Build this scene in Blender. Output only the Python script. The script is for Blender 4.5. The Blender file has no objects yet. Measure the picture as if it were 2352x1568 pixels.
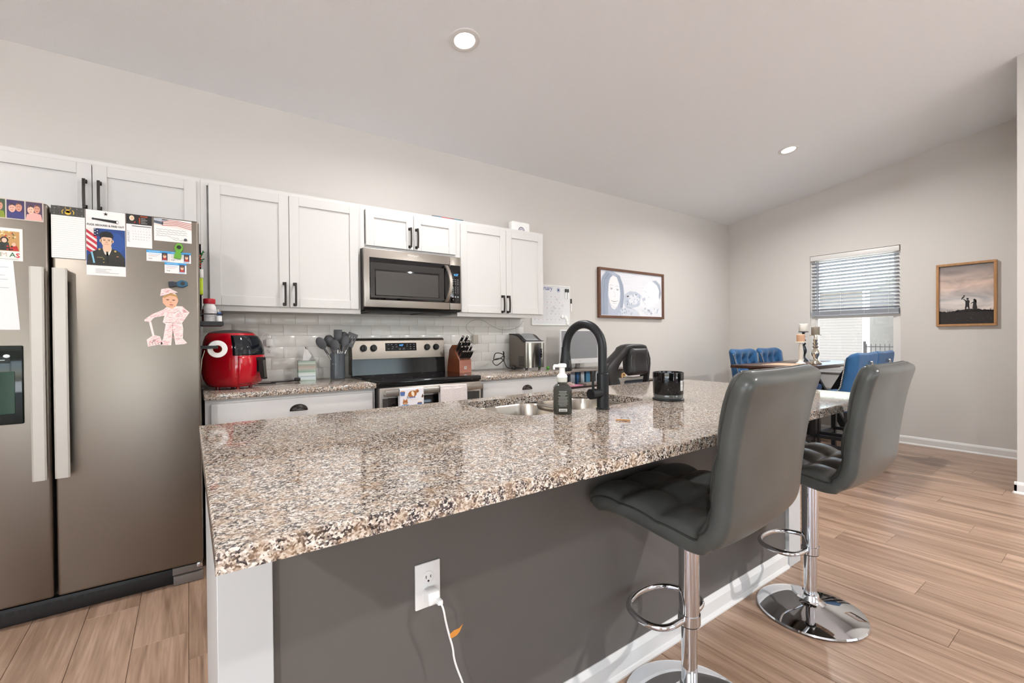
import bpy, bmesh, math, random
from mathutils import Vector, Matrix
random.seed(7)
S = bpy.context.scene
COL = S.collection
pi = math.pi

# ---------------------------------------------------------------- camera
F_PX, YAW, PITCH, ROLL, EYE = 1040.68, 0.6205, 0.0075, 0.0089, 1.1958
cam_data = bpy.data.cameras.new('camera')
cam_data.sensor_width = 36.0
cam_data.lens = 36.0 * F_PX / 2352.0
cam_data.clip_start = 0.02
cam_data.clip_end = 300
cam = bpy.data.objects.new('camera', cam_data)
COL.objects.link(cam)
_f = Vector((math.sin(YAW) * math.cos(PITCH), math.cos(YAW) * math.cos(PITCH), -math.sin(PITCH)))
_r = Vector((math.cos(YAW), -math.sin(YAW), 0))
_d = _f.cross(_r)
_r2 = _r * math.cos(ROLL) + _d * math.sin(ROLL)
_d2 = -_r * math.sin(ROLL) + _d * math.cos(ROLL)
cam.matrix_world = Matrix(((_r2.x, -_d2.x, -_f.x, 0), (_r2.y, -_d2.y, -_f.y, 0), (_r2.z, -_d2.z, -_f.z, EYE), (0, 0, 0, 1)))
S.camera = cam

# ---------------------------------------------------------------- sky, sun, exposure
world = bpy.data.worlds.new('sky')
S.world = world
world.use_nodes = True
wn = world.node_tree
wn.nodes.clear()
_sky = wn.nodes.new('ShaderNodeTexSky')
_sky.sky_type = 'NISHITA'
_sky.sun_disc = False
_sky.sun_elevation = math.radians(60)
_sky.sun_rotation = math.radians(-60)
_sky.air_density = 1.0
_sky.dust_density = 1.0
_bg = wn.nodes.new('ShaderNodeBackground')
_bg.inputs['Strength'].default_value = 1.1
_out = wn.nodes.new('ShaderNodeOutputWorld')
_hs = wn.nodes.new('ShaderNodeHueSaturation')      # hazy, nearly white daylight
_hs.inputs['Saturation'].default_value = 0.75
wn.links.new(_sky.outputs[0], _hs.inputs['Color'])
wn.links.new(_hs.outputs[0], _bg.inputs[0])
wn.links.new(_bg.outputs[0], _out.inputs[0])
_sun = bpy.data.lights.new('sun', 'SUN')
_sun.energy = 44.0
_sun.angle = 0.02
_sun.color = (.86, .945, 1.0)
sun = bpy.data.objects.new('sun', _sun)
sun.rotation_euler = Vector((.0, -.22, -.976)).to_track_quat('-Z', 'Y').to_euler()
COL.objects.link(sun)
S.view_settings.view_transform = 'Standard'
S.view_settings.look = 'None'
S.view_settings.gamma = 1.0
S.view_settings.use_curve_mapping = False
S.view_settings.exposure = -0.03
S.cycles.use_denoising = True
S.cycles.max_bounces = 10
S.cycles.diffuse_bounces = 6
S.cycles.glossy_bounces = 5
S.cycles.transparent_max_bounces = 12
S.cycles.caustics_reflective = False
S.cycles.caustics_refractive = False
S.cycles.sample_clamp_indirect = 6.0
CAN_POWER = 27.0        # each recessed ceiling lamp, watts

# ---------------------------------------------------------------- materials
def lin(h):
    if isinstance(h, (tuple, list)): return tuple(h)[:3]
    h = h.lstrip('#')
    o = []
    for i in (0, 2, 4):
        c = int(h[i:i + 2], 16) / 255
        o.append(c / 12.92 if c <= .04045 else ((c + .055) / 1.055) ** 2.4)
    return tuple(o)

MATS = {}
def mat(name, color='#808080', rough=.5, metal=0.0, spec=.5, coat=0.0, emit=None, estr=0.0, trans=0.0, ior=1.45,
        var=None, bump=None, aniso=None, sheen=0.0, alpha=None):
    if name in MATS: return MATS[name]
    m = bpy.data.materials.new(name)
    m.use_nodes = True
    nt = m.node_tree
    b = nt.nodes['Principled BSDF']
    c = lin(color)
    m.diffuse_color = (*c, 1)
    b.inputs['Base Color'].default_value = (*c, 1)
    b.inputs['Roughness'].default_value = rough
    b.inputs['Metallic'].default_value = metal
    b.inputs['Specular IOR Level'].default_value = spec
    b.inputs['Coat Weight'].default_value = coat
    b.inputs['Coat Roughness'].default_value = .05
    b.inputs['IOR'].default_value = ior
    b.inputs['Transmission Weight'].default_value = trans
    if sheen:
        b.inputs['Sheen Weight'].default_value = sheen
        b.inputs['Sheen Roughness'].default_value = .4
    if emit:
        b.inputs['Emission Color'].default_value = (*lin(emit), 1)
        b.inputs['Emission Strength'].default_value = estr
    if var or bump or aniso:
        tc = nt.nodes.new('ShaderNodeTexCoord')
    if var:   # (scale xyz, amount, second colour)
        mp = nt.nodes.new('ShaderNodeMapping')
        sc = var[0] if isinstance(var[0], tuple) else (var[0],) * 3
        mp.inputs['Scale'].default_value = sc
        nt.links.new(tc.outputs['Object'], mp.inputs[0])
        no = nt.nodes.new('ShaderNodeTexNoise')
        no.inputs['Scale'].default_value = 1.0
        no.inputs['Detail'].default_value = 4.0
        nt.links.new(mp.outputs[0], no.inputs['Vector'])
        rp = nt.nodes.new('ShaderNodeValToRGB')
        rp.color_ramp.elements[0].position = .35
        rp.color_ramp.elements[1].position = .68
        rp.color_ramp.elements[0].color = (*c, 1)
        c2 = lin(var[2]) if len(var) > 2 else c
        a = var[1]
        rp.color_ramp.elements[1].color = (*[x * (1 - a) + y * a for x, y in zip(c, c2)], 1)
        nt.links.new(no.outputs[0], rp.inputs[0])
        nt.links.new(rp.outputs[0], b.inputs['Base Color'])
    if bump:  # (scale, strength, distance)
        mp = nt.nodes.new('ShaderNodeMapping')
        sc = bump[0] if isinstance(bump[0], tuple) else (bump[0],) * 3
        mp.inputs['Scale'].default_value = sc
        nt.links.new(tc.outputs['Object'], mp.inputs[0])
        no = nt.nodes.new('ShaderNodeTexNoise')
        no.inputs['Scale'].default_value = 1.0
        no.inputs['Detail'].default_value = 3.0
        nt.links.new(mp.outputs[0], no.inputs['Vector'])
        bp = nt.nodes.new('ShaderNodeBump')
        bp.inputs['Strength'].default_value = bump[1]
        bp.inputs['Distance'].default_value = bump[2]
        nt.links.new(no.outputs[0], bp.inputs['Height'])
        nt.links.new(bp.outputs[0], b.inputs['Normal'])
    if aniso:  # brushed metal: (scale xyz, roughness spread)
        mp = nt.nodes.new('ShaderNodeMapping')
        mp.inputs['Scale'].default_value = aniso[0]
        nt.links.new(tc.outputs['Object'], mp.inputs[0])
        no = nt.nodes.new('ShaderNodeTexNoise')
        no.inputs['Scale'].default_value = 1.0
        no.inputs['Detail'].default_value = 5.0
        nt.links.new(mp.outputs[0], no.inputs['Vector'])
        mr = nt.nodes.new('ShaderNodeMapRange')
        mr.inputs['To Min'].default_value = rough - aniso[1]
        mr.inputs['To Max'].default_value = rough + aniso[1]
        nt.links.new(no.outputs[0], mr.inputs['Value'])
        nt.links.new(mr.outputs[0], b.inputs['Roughness'])
        bp = nt.nodes.new('ShaderNodeBump')
        bp.inputs['Strength'].default_value = .02
        bp.inputs['Distance'].default_value = .0006
        nt.links.new(no.outputs[0], bp.inputs['Height'])
        nt.links.new(bp.outputs[0], b.inputs['Normal'])
    MATS[name] = m
    return m

def P(h, rough=.6):            # plain printed / painted colour
    return mat('print_' + h.lstrip('#') + ('' if rough == .6 else '_%d' % int(rough * 100)), h, rough)

def thin_glass(name, tint=(1, 1, 1), refl=.06):
    if name in MATS: return MATS[name]
    m = bpy.data.materials.new(name)
    m.use_nodes = True
    nt = m.node_tree
    nt.nodes.clear()
    t = nt.nodes.new('ShaderNodeBsdfTransparent'); t.inputs[0].default_value = (*tint, 1)
    g = nt.nodes.new('ShaderNodeBsdfGlossy'); g.inputs['Roughness'].default_value = .02
    mx = nt.nodes.new('ShaderNodeMixShader'); mx.inputs[0].default_value = refl
    o = nt.nodes.new('ShaderNodeOutputMaterial')
    nt.links.new(t.outputs[0], mx.inputs[1]); nt.links.new(g.outputs[0], mx.inputs[2]); nt.links.new(mx.outputs[0], o.inputs[0])
    m.diffuse_color = (*tint, .3)
    MATS[name] = m
    return m

def granite_material():
    m = bpy.data.materials.new('granite')
    m.use_nodes = True
    nt = m.node_tree
    b = nt.nodes['Principled BSDF']
    N = nt.nodes.new
    tc = N('ShaderNodeTexCoord')
    def noise(scale, detail=3, dist=0.0, off=0.0):
        mp = N('ShaderNodeMapping'); mp.inputs['Location'].default_value = (off, off * .7, off * 1.3)
        nt.links.new(tc.outputs['Object'], mp.inputs[0])
        n = N('ShaderNodeTexNoise')
        n.inputs['Scale'].default_value = scale; n.inputs['Detail'].default_value = detail; n.inputs['Distortion'].default_value = dist
        nt.links.new(mp.outputs[0], n.inputs['Vector'])
        return n.outputs[0]
    def ramp(src, stops):
        r = N('ShaderNodeValToRGB')
        e = r.color_ramp.elements
        while len(e) < len(stops): e.new(.5)
        for el, (p, c) in zip(e, stops):
            el.position = p; el.color = (*lin(c), 1) if isinstance(c, str) else (c, c, c, 1)
        nt.links.new(src, r.inputs[0])
        return r.outputs[0]
    def mix(fac, a, c):
        x = N('ShaderNodeMix'); x.data_type = 'RGBA'
        nt.links.new(fac, x.inputs[0]); 
        nt.links.new(a, x.inputs[6]) if not isinstance(a, str) else setattr(x.inputs[6], 'default_value', (*lin(a), 1))
        nt.links.new(c, x.inputs[7]) if not isinstance(c, str) else setattr(x.inputs[7], 'default_value', (*lin(c), 1))
        return x.outputs[2]
    def cells(scale, off):
        mp = N('ShaderNodeMapping'); mp.inputs['Location'].default_value = (off, off * .6, off * 1.7)
        nt.links.new(tc.outputs['Object'], mp.inputs[0])
        v = N('ShaderNodeTexVoronoi'); v.inputs['Scale'].default_value = scale; v.inputs['Randomness'].default_value = 1.0
        nt.links.new(mp.outputs[0], v.inputs['Vector'])
        s = N('ShaderNodeSeparateColor'); nt.links.new(v.outputs['Color'], s.inputs[0])
        return s.outputs[0]
    def blend(x, kx, y, ky):
        m1 = N('ShaderNodeMath'); m1.operation = 'MULTIPLY'; nt.links.new(x, m1.inputs[0]); m1.inputs[1].default_value = kx
        m2 = N('ShaderNodeMath'); m2.operation = 'MULTIPLY_ADD'; nt.links.new(y, m2.inputs[0]); m2.inputs[1].default_value = ky; nt.links.new(m1.outputs[0], m2.inputs[2])
        return m2.outputs[0]
    # crystal grains: random value per cell, clustered by a softer noise
    fine = blend(cells(330, 0), .42, noise(85, 3, .3, 5.0), .62)
    c1 = ramp(fine, [(.34, '#252022'), (.42, '#585050'), (.49, '#93857a'), (.565, '#b9ab9d'), (.66, '#d5cdc3'), (.80, '#e4e0da')])
    tan = ramp(noise(38, 3, .3, 3.1), [(.46, 0.0), (.64, .46)])
    c2 = mix(tan, c1, '#a98a6c')
    spot = ramp(blend(cells(210, 4.0), .5, noise(60, 2, .2, 9.0), .55), [(.235, .95), (.285, 0.0)])
    c3 = mix(spot, c2, '#1f1a1a')
    nt.links.new(c3, b.inputs['Base Color'])
    b.inputs['Roughness'].default_value = .055
    b.inputs['Specular IOR Level'].default_value = .75
    m.diffuse_color = (.6, .55, .5, 1)
    MATS['granite'] = m
    return m

def plank_material():
    m = bpy.data.materials.new('vinyl_plank')
    m.use_nodes = True
    nt = m.node_tree
    b = nt.nodes['Principled BSDF']
    N = nt.nodes.new
    tc = N('ShaderNodeTexCoord'); oi = N('ShaderNodeObjectInfo')
    mul = N('ShaderNodeVectorMath'); mul.operation = 'SCALE'; mul.inputs[0].default_value = (37, 91, 53)
    nt.links.new(oi.outputs['Random'], mul.inputs['Scale'])
    add = N('ShaderNodeVectorMath'); add.operation = 'ADD'
    nt.links.new(tc.outputs['Object'], add.inputs[0]); nt.links.new(mul.outputs[0], add.inputs[1])
    def noise(sc, detail, dist=0):
        mp = N('ShaderNodeMapping'); mp.inputs['Scale'].default_value = sc
        nt.links.new(add.outputs[0], mp.inputs[0])
        n = N('ShaderNodeTexNoise'); n.inputs['Scale'].default_value = 1; n.inputs['Detail'].default_value = detail; n.inputs['Distortion'].default_value = dist
        nt.links.new(mp.outputs[0], n.inputs['Vector'])
        return n.outputs[0]
    g1 = noise((16, .9, 8), 5, 1.4)
    g2 = noise((120, 5, 40), 3, .2)
    r1 = N('ShaderNodeValToRGB'); e = r1.color_ramp.elements
    e[0].position, e[0].color = .30, (*lin('#7f6552'), 1)
    e[1].position, e[1].color = .66, (*lin('#b0937e'), 1)
    el = e.new(.48); el.color = (*lin('#9b7f6a'), 1)
    nt.links.new(g1, r1.inputs[0])
    r2 = N('ShaderNodeValToRGB'); r2.color_ramp.elements[0].position = .38; r2.color_ramp.elements[0].color = (.82, .80, .79, 1)
    r2.color_ramp.elements[1].position = .55; r2.color_ramp.elements[1].color = (1, 1, 1, 1)
    nt.links.new(g2, r2.inputs[0])
    mx = N('ShaderNodeMix'); mx.data_type = 'RGBA'; mx.blend_type = 'MULTIPLY'; mx.inputs[0].default_value = 1
    nt.links.new(r1.outputs[0], mx.inputs[6]); nt.links.new(r2.outputs[0], mx.inputs[7])
    hs = N('ShaderNodeHueSaturation')
    mr = N('ShaderNodeMapRange'); mr.inputs['To Min'].default_value = .93; mr.inputs['To Max'].default_value = 1.07
    nt.links.new(oi.outputs['Random'], mr.inputs['Value']); nt.links.new(mr.outputs[0], hs.inputs['Value'])
    nt.links.new(mx.outputs[2], hs.inputs['Color']); nt.links.new(hs.outputs[0], b.inputs['Base Color'])
    b.inputs['Roughness'].default_value = .30
    bp = N('ShaderNodeBump'); bp.inputs['Strength'].default_value = .12; bp.inputs['Distance'].default_value = .001
    nt.links.new(g2, bp.inputs['Height']); nt.links.new(bp.outputs[0], b.inputs['Normal'])
    m.diffuse_color = (.35, .24, .16, 1)
    MATS['vinyl_plank'] = m
    return m

GRANITE = granite_material()
PLANK = plank_material()
WALL = mat('wall_paint', '#cbc7c2', .75, bump=(260, .12, .0008))
CEIL = mat('ceiling_texture', '#e9eaec', .85, bump=(170, .55, .003))
POST = mat('white_trim_shaded', '#c2c3c3', .4)  # white trim paint greyed to stand in for shade below the worktop
TRIM = mat('white_trim', '#d9d7d4', .4)
CAB = mat('white_cabinet_paint', '#d0cecc', .38)
GREY_PANEL = mat('grey_paint', '#5f5a56', .6, bump=(300, .1, .0006))
STEEL_V = mat('stainless_vertical', '#b4aba1', .34, 1.0, aniso=((6, 6, 900), .02))
STEEL = mat('stainless_brushed', '#a8a199', .33, 1.0, aniso=((8, 600, 900), .02))
STEEL_FR = mat('stainless_fridge', '#857d74', .36, 1.0, aniso=((900, 60, 5), .02))
STEEL_R = mat('stainless_range', '#837c74', .36, 1.0, aniso=((8, 600, 900), .02))
STEEL_B = mat('stainless_sink', '#b9b2a8', .25, 1.0, aniso=((200, 200, 8), .06))
CHROME = mat('chrome', '#d8d9dc', .045, 1.0)
BRONZE = mat('dark_bronze', '#35302d', .38, .75)
BLACK = mat('black_plastic', '#1b1a1a', .4)
BLACK_MAT = mat('black_matte_metal', '#232426', .42, .35)
BLACK_GLASS = mat('black_glass', '#08080a', .05, spec=.6)
DARK = mat('dark_grey_plastic', '#3a3735', .5)
WHITE_PL = mat('white_plastic', '#efeeec', .35)
LEATHER = mat('grey_leatherette', '#4a4c4a', .30, var=(7, .5, '#333533'), bump=(420, .15, .0006))
BLK_LEATHER = mat('black_leather', '#222020', .42, bump=(380, .15, .0006))
VELVET = mat('blue_velvet', '#1f5380', .75, sheen=.25, var=(14, .5, '#143f68'))
DARK_WOOD = mat('espresso_wood', '#3a2620', .3, var=((4, 60, 60), .5, '#241612'))
TABLE_WOOD = mat('table_walnut', '#4a3329', .28, var=((3, 40, 40), .6, '#2d1d17'))
BLACK_WOOD = mat('black_wood', '#17171a', .4)
FRAME_OAK = mat('oak_frame', '#b08457', .45, var=((40, 40, 6), .5, '#946a42'))
FRAME_WALNUT = mat('walnut_frame', '#6d4a38', .5, var=((6, 50, 50), .6, '#4c3226'))
PAPER = mat('paper', '#eeeceb', .7)
TILE = mat('white_tile', '#e4e2de', .18, spec=.5)
GROUT = mat('grout', '#dddad6', .85)
GLASS = thin_glass('window_glass', (1, 1, 1), .05)
CLEAR = thin_glass('clear_glass', (.93, .95, .96), .16)
RED = mat('red_gloss', '#b80a1e', .14, coat=.6)
GREY_SIL = mat('grey_silicone', '#55565a', .55)

# ---------------------------------------------------------------- mesh helpers
class MB:
    def __init__(self):
        self.bm = bmesh.new(); self.mats = []
    def mi(self, m):
        if m is None: return 0
        if m not in self.mats: self.mats.append(m)
        return self.mats.index(m)
    def _merge(self, t, m, X=None):
        i = self.mi(m)
        for f in t.faces: f.material_index = i
        if X is not None: bmesh.ops.transform(t, matrix=X, verts=t.verts)
        me = bpy.data.meshes.new('t'); t.to_mesh(me); t.free()
        self.bm.from_mesh(me); bpy.data.meshes.remove(me)
        return self
    def box(self, a, b, m=None, bev=0.0, seg=2, X=None):
        t = bmesh.new(); bmesh.ops.create_cube(t, size=1)
        lo = Vector([min(p, q) for p, q in zip(a, b)]); hi = Vector([max(p, q) for p, q in zip(a, b)])
        c = (lo + hi) / 2; s = hi - lo
        for v in t.verts: v.co = Vector((v.co.x * s.x, v.co.y * s.y, v.co.z * s.z)) + c
        if bev: bmesh.ops.bevel(t, geom=list(t.edges), offset=min(bev, min(s) * .49), segments=seg, affect='EDGES', profile=.5)
        return self._merge(t, m, X)
    def cyl(self, p, q, r, m=None, r2=None, n=24, bev=0.0):
        p, q = Vector(p), Vector(q); d = q - p
        t = bmesh.new()
        bmesh.ops.create_cone(t, cap_ends=True, segments=n, radius1=r, radius2=r if r2 is None else r2, depth=d.length)
        if bev:
            es = [e for e in t.edges if abs(e.verts[0].co.z - e.verts[1].co.z) < 1e-6]
            bmesh.ops.bevel(t, geom=es, offset=bev, segments=2, affect='EDGES')
        X = Matrix.Translation((p + q) / 2) @ d.to_track_quat('Z', 'Y').to_matrix().to_4x4()
        return self._merge(t, m, X)
    def sph(self, c, r, m=None, s=(1, 1, 1), n=16, X=None):
        t = bmesh.new(); bmesh.ops.create_uvsphere(t, u_segments=n, v_segments=max(6, n // 2), radius=r)
        Y = Matrix.Translation(c) @ Matrix.Diagonal((*s, 1))
        return self._merge(t, m, (X @ Y) if X else Y)
    def lathe(self, prof, m=None, c=(0, 0, 0), n=32, X=None, caps=True):
        t = bmesh.new(); rings = []
        for r, z in prof:
            rings.append([t.verts.new((c[0] + r * math.cos(2 * pi * k / n), c[1] + r * math.sin(2 * pi * k / n), c[2] + z)) for k in range(n)])
        for A, B in zip(rings, rings[1:]):
            for k in range(n): t.faces.new((A[k], A[(k + 1) % n], B[(k + 1) % n], B[k]))
        if caps:
            t.faces.new(rings[0][::-1]); t.faces.new(rings[-1])
        bmesh.ops.recalc_face_normals(t, faces=t.faces)
        return self._merge(t, m, X)
    def loft(self, rings, m=None, caps=(True, True), closed=True, X=None):
        t = bmesh.new(); R = [[t.verts.new(p) for p in ring] for ring in rings]
        n = len(R[0])
        for A, B in zip(R, R[1:]):
            for k in range(n if closed else n - 1): t.faces.new((A[k], A[(k + 1) % n], B[(k + 1) % n], B[k]))
        if closed and caps[0]: t.faces.new(R[0][::-1])
        if closed and caps[1]: t.faces.new(R[-1])
        bmesh.ops.recalc_face_normals(t, faces=t.faces)
        return self._merge(t, m, X)
    def tube(self, pts, r, m=None, n=10, cyclic=False, smooth=0, flat=1.0):
        P_ = [Vector(p) for p in pts]
        for _ in range(smooth):
            Q = [] if cyclic else [P_[0]]
            L = len(P_)
            for i in range(L if cyclic else L - 1):
                a, b = P_[i], P_[(i + 1) % L]
                Q += [a * .75 + b * .25, a * .25 + b * .75]
            if not cyclic: Q.append(P_[-1])
            P_ = Q
        L = len(P_); rings = []; up = None
        for i, p in enumerate(P_):
            a = P_[(i - 1) % L] if (cyclic or i) else p
            b = P_[(i + 1) % L] if (cyclic or i < L - 1) else p
            d = (b - a).normalized()
            if up is None: up = d.orthogonal().normalized() if abs(d.z) > .9 else (Vector((0, 0, 1)) - d * d.z).normalized()
            else: up = (up - d * up.dot(d)).normalized()
            s = d.cross(up)
            rr = r[i] if isinstance(r, (list, tuple)) else r
            rings.append([p + up * (rr * flat * math.cos(2 * pi * k / n)) + s * (rr * math.sin(2 * pi * k / n)) for k in range(n)])
        if cyclic: rings.append(rings[0])
        return self.loft(rings, m, caps=(not cyclic, not cyclic))
    def prism(self, pts, vec, m=None, bev=0.0, X=None, seg=2):
        t = bmesh.new(); v = [t.verts.new(p) for p in pts]
        f = t.faces.new(v)
        r = bmesh.ops.extrude_face_region(t, geom=[f])
        bmesh.ops.translate(t, vec=vec, verts=[e for e in r['geom'] if isinstance(e, bmesh.types.BMVert)])
        bmesh.ops.recalc_face_normals(t, faces=t.faces)
        if bev: bmesh.ops.bevel(t, geom=list(t.edges), offset=bev, segments=seg, affect='EDGES')
        return self._merge(t, m, X)
    def grid(self, fn, nu, nv, m=None, X=None, closed_u=False):
        t = bmesh.new()
        V = [[t.verts.new(fn(i / nu, j / nv)) for i in range(nu if closed_u else nu + 1)] for j in range(nv + 1)]
        W = len(V[0])
        for j in range(nv):
            for i in range(nu): t.faces.new((V[j][i], V[j][(i + 1) % W], V[j + 1][(i + 1) % W], V[j + 1][i]))
        return self._merge(t, m, X)

OFF = {}
def _off(par): return OFF.get(par.name, Vector((0, 0, 0))) if par else Vector((0, 0, 0))
def thing(name, label, cat, base=(0, 0, 0), rz=0.0, group=None, local=False):
    """an Empty at the thing's base; parts are modelled in world coordinates unless local"""
    o = bpy.data.objects.new(name, None); COL.objects.link(o)
    o.empty_display_size = .1
    o.location = base; o.rotation_euler = (0, 0, rz)
    OFF[o.name] = Vector((0, 0, 0)) if local else Vector(base)
    tag(o, label, cat, group)
    return o
def tag(o, label=None, cat=None, group=None, kind=None):
    if label: o['label'] = label
    if cat: o['category'] = cat
    if group: o['group'] = group
    if kind: o['kind'] = kind
    return o
def obj(name, mb, parent=None, m=None, base=None, smooth=38, label=None, cat=None, group=None, kind=None):
    me = bpy.data.meshes.new(name)
    off = _off(parent) if parent else Vector(base or (0, 0, 0))
    if off.length: bmesh.ops.translate(mb.bm, vec=-off, verts=mb.bm.verts)
    mb.bm.to_mesh(me); mb.bm.free()
    for x in (mb.mats or []): me.materials.append(x)
    if m:
        if not mb.mats or mb.mats == [None]: me.materials.clear(); me.materials.append(m)
    if smooth:
        me.shade_smooth(); me.set_sharp_from_angle(angle=math.radians(smooth))
    o = bpy.data.objects.new(name, me); COL.objects.link(o)
    if parent: o.parent = parent; OFF[o.name] = off
    else: o.location = off; OFF[o.name] = off
    return tag(o, label, cat, group, kind)
def copy_tree(o, parent=None):
    c = o.copy(); COL.objects.link(c); c.parent = parent
    OFF[c.name] = _off(o)
    for ch in list(o.children): copy_tree(ch, c)
    return c

FONT = {}
def text_polys(s, size, align='LEFT', bold=0.0, width=1.0):
    """glyph outlines as (verts2d, faces)"""
    k = (s, size, align, bold, width)
    if k in FONT: return FONT[k]
    cu = bpy.data.curves.new('glyphs', 'FONT'); cu.body = s; cu.size = size; cu.align_x = align; cu.fill_mode = 'FRONT'
    cu.resolution_u = 2; cu.offset = bold
    t = bpy.data.objects.new('glyphs', cu); COL.objects.link(t)
    dg = bpy.context.evaluated_depsgraph_get()
    me = bpy.data.meshes.new_from_object(t.evaluated_get(dg))
    r = ([(v.co.x * width, v.co.y) for v in me.vertices], [tuple(p.vertices) for p in me.polygons])
    bpy.data.objects.remove(t); bpy.data.curves.remove(cu); bpy.data.meshes.remove(me)
    FONT[k] = r
    return r

class Flat:
    """printed artwork: coloured polygons lying on a plane, thin layers above each other"""
    def __init__(self, o, u, v, step=.00025):
        self.o, self.u, self.v = Vector(o), Vector(u), Vector(v); self.n = self.u.cross(self.v).normalized(); self.step = step
        self.mb = MB(); self.k = 0
    def pt(self, a, b, k): return self.o + self.u * a + self.v * b + self.n * (k * self.step)
    def poly(self, pts, color, layer=None, flip=False):
        k = self.k if layer is None else layer
        m = color if isinstance(color, bpy.types.Material) else P(color)
        i = self.mb.mi(m); bm = self.mb.bm
        try:
            f = bm.faces.new([bm.verts.new(self.pt(a, b, k)) for a, b in pts]); f.material_index = i
            f.normal_update()
            if f.normal.dot(self.n) < 0: f.normal_flip()
        except ValueError: pass
        return self
    def up(self): self.k += 1; return self
    def rect(self, a0, b0, a1, b1, color, layer=None): return self.poly([(a0, b0), (a1, b0), (a1, b1), (a0, b1)], color, layer)
    def ell(self, a, b, ra, rb, color, n=20, rot=0, layer=None, t0=0, t1=2 * pi):
        c, s = math.cos(rot), math.sin(rot); ps = []
        full = t1 - t0 > 6.28
        for k in range(n if full else n + 1):
            t = t0 + (t1 - t0) * k / n
            x, y = ra * math.cos(t), rb * math.sin(t)
            ps.append((a + x * c - y * s, b + x * s + y * c))
        return self.poly(ps, color, layer)
    def line(self, pts, w, color, layer=None):
        for (a, b), (c, d) in zip(pts, pts[1:]):
            L = math.hypot(c - a, d - b) or 1e-6; nx, ny = -(d - b) / L * w / 2, (c - a) / L * w / 2
            self.poly([(a + nx, b + ny), (c + nx, d + ny), (c - nx, d - ny), (a - nx, b - ny)], color, layer)
        return self
    def text(self, s, a, b, size, color, align='LEFT', bold=0.0, layer=None, width=1.0):
        vs, fs = text_polys(s, size, align, bold, width)
        k = self.k if layer is None else layer
        m = color if isinstance(color, bpy.types.Material) else P(color)
        i = self.mb.mi(m); bm = self.mb.bm
        V = [bm.verts.new(self.pt(a + x, b + y, k)) for x, y in vs]
        for f in fs:
            try: q = bm.faces.new([V[j] for j in f]); q.material_index = i
            except ValueError: pass
        return self
    def done(self, name, parent, **kw): return obj(name, self.mb, parent, smooth=0, **kw)

def struct(name, mb, m=None, parent=None, smooth=0):
    return obj(name, mb, parent, m, smooth=smooth, kind='structure' if not parent else None)

# ================================================================ THE ROOM
YW, XR = 3.52, 6.40
SL = .155
RIDGE = -.6
def zc(y): return 2.80 + SL * (YW - y) if y > RIDGE else 2.80 + SL * (YW - RIDGE) + .155 * (y - RIDGE)
X0, Y0 = -3.6, -4.7

# floor: sub-floor slab with planks laid on it
fl = struct('floor', MB().box((X0 - .1, Y0 - .1, -.12), (XR + .1, YW + .1, -.004)), PLANK)
PW, PL = .1815, 1.22
def plank_mesh(L, W):
    b = MB().box((0, 0, -.006), (W - .0012, L - .0012, 0), None, .0012, 1)
    me = bpy.data.meshes.new('plank'); b.bm.to_mesh(me); b.bm.free(); me.materials.append(PLANK); return me
pm = {}
def put_plank(x, y, L, W=PW):
    k = (round(L, 3), round(W, 3))
    if k not in pm: pm[k] = plank_mesh(*k)
    o = bpy.data.objects.new('plank', pm[k]); COL.objects.link(o); o.location = (x, y, 0); o.parent = fl
    return o
xs, col = -1.1, 0
while xs < XR - .01:
    W = min(PW, XR - xs)
    y = -.35; off = [.0, .43, .87, .25, .66, 1.02][col % 6]
    first = True
    while y < YW - .01:
        L = (PL - off if first and off else PL)
        L = min(L, YW - y)
        put_plank(xs, y, round(L, 3), round(W, 3))
        y += L; first = False
    xs += W; col += 1

def wall_prism(mb, x0, x1, ys, zb):
    """wall slab between x0,x1 for a y-range with sloped top following the ceiling"""
    pts = [(x0, ys[0], zb)] + [(x0, ys[-1], zb)] + [(x0, y, zc(y) + .03) for y in reversed(ys)]
    mb.prism(pts, (x1 - x0, 0, 0))

struct('wall_back', MB().box((X0 - .12, YW, 0), (XR + .12, YW + .12, 2.86)), WALL)
# right wall with the window opening
WY0, WY1, WZ0, WZ1 = 1.575, 2.47, .76, 2.19
w = MB()
wall_prism(w, XR, XR + .12, [.45, WY0], 0)
wall_prism(w, XR, XR + .12, [WY1, YW], 0)
wall_prism(w, XR, XR + .12, [WY0, WY1], WZ1)
w.box((XR, WY0, 0), (XR + .12, WY1, WZ0))
struct('wall_right', w, WALL)
# partition on the right edge of the view
w = MB()
wall_prism(w, 5.04, 6.52, [Y0, RIDGE, .56], 0)
struct('wall_hall', w, WALL)
w = MB()
LY0, LY1, LZ0, LZ1 = -3.7, .3, .35, 2.2       # opening for the added, unseen window
wall_prism(w, X0 - .12, X0, [Y0, LY0], 0); wall_prism(w, X0 - .12, X0, [LY1, YW + .12], 0); wall_prism(w, X0 - .12, X0, [LY0, RIDGE, LY1], LZ1)
w.box((X0 - .12, LY0, 0), (X0, LY1, LZ0))
struct('wall_left', w, WALL)
# wall behind the camera, with a patio door and a window
w = MB()
def fw(a, b, z0, z1): w.box((a, Y0 - .12, z0), (b, Y0, z1))
DX0, DX1, DZ = -2.1, .5, 2.2
QX0, QX1, QZ0, QZ1 = 2.2, 4.7, .35, 2.2
H = zc(Y0) + .04
fw(X0 - .12, DX0, 0, H); fw(DX0, DX1, DZ, H); fw(DX1, QX0, 0, H); fw(QX0, QX1, 0, QZ0); fw(QX0, QX1, QZ1, H); fw(QX1, 5.2, 0, H)
struct('wall_front', w, WALL)
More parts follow.
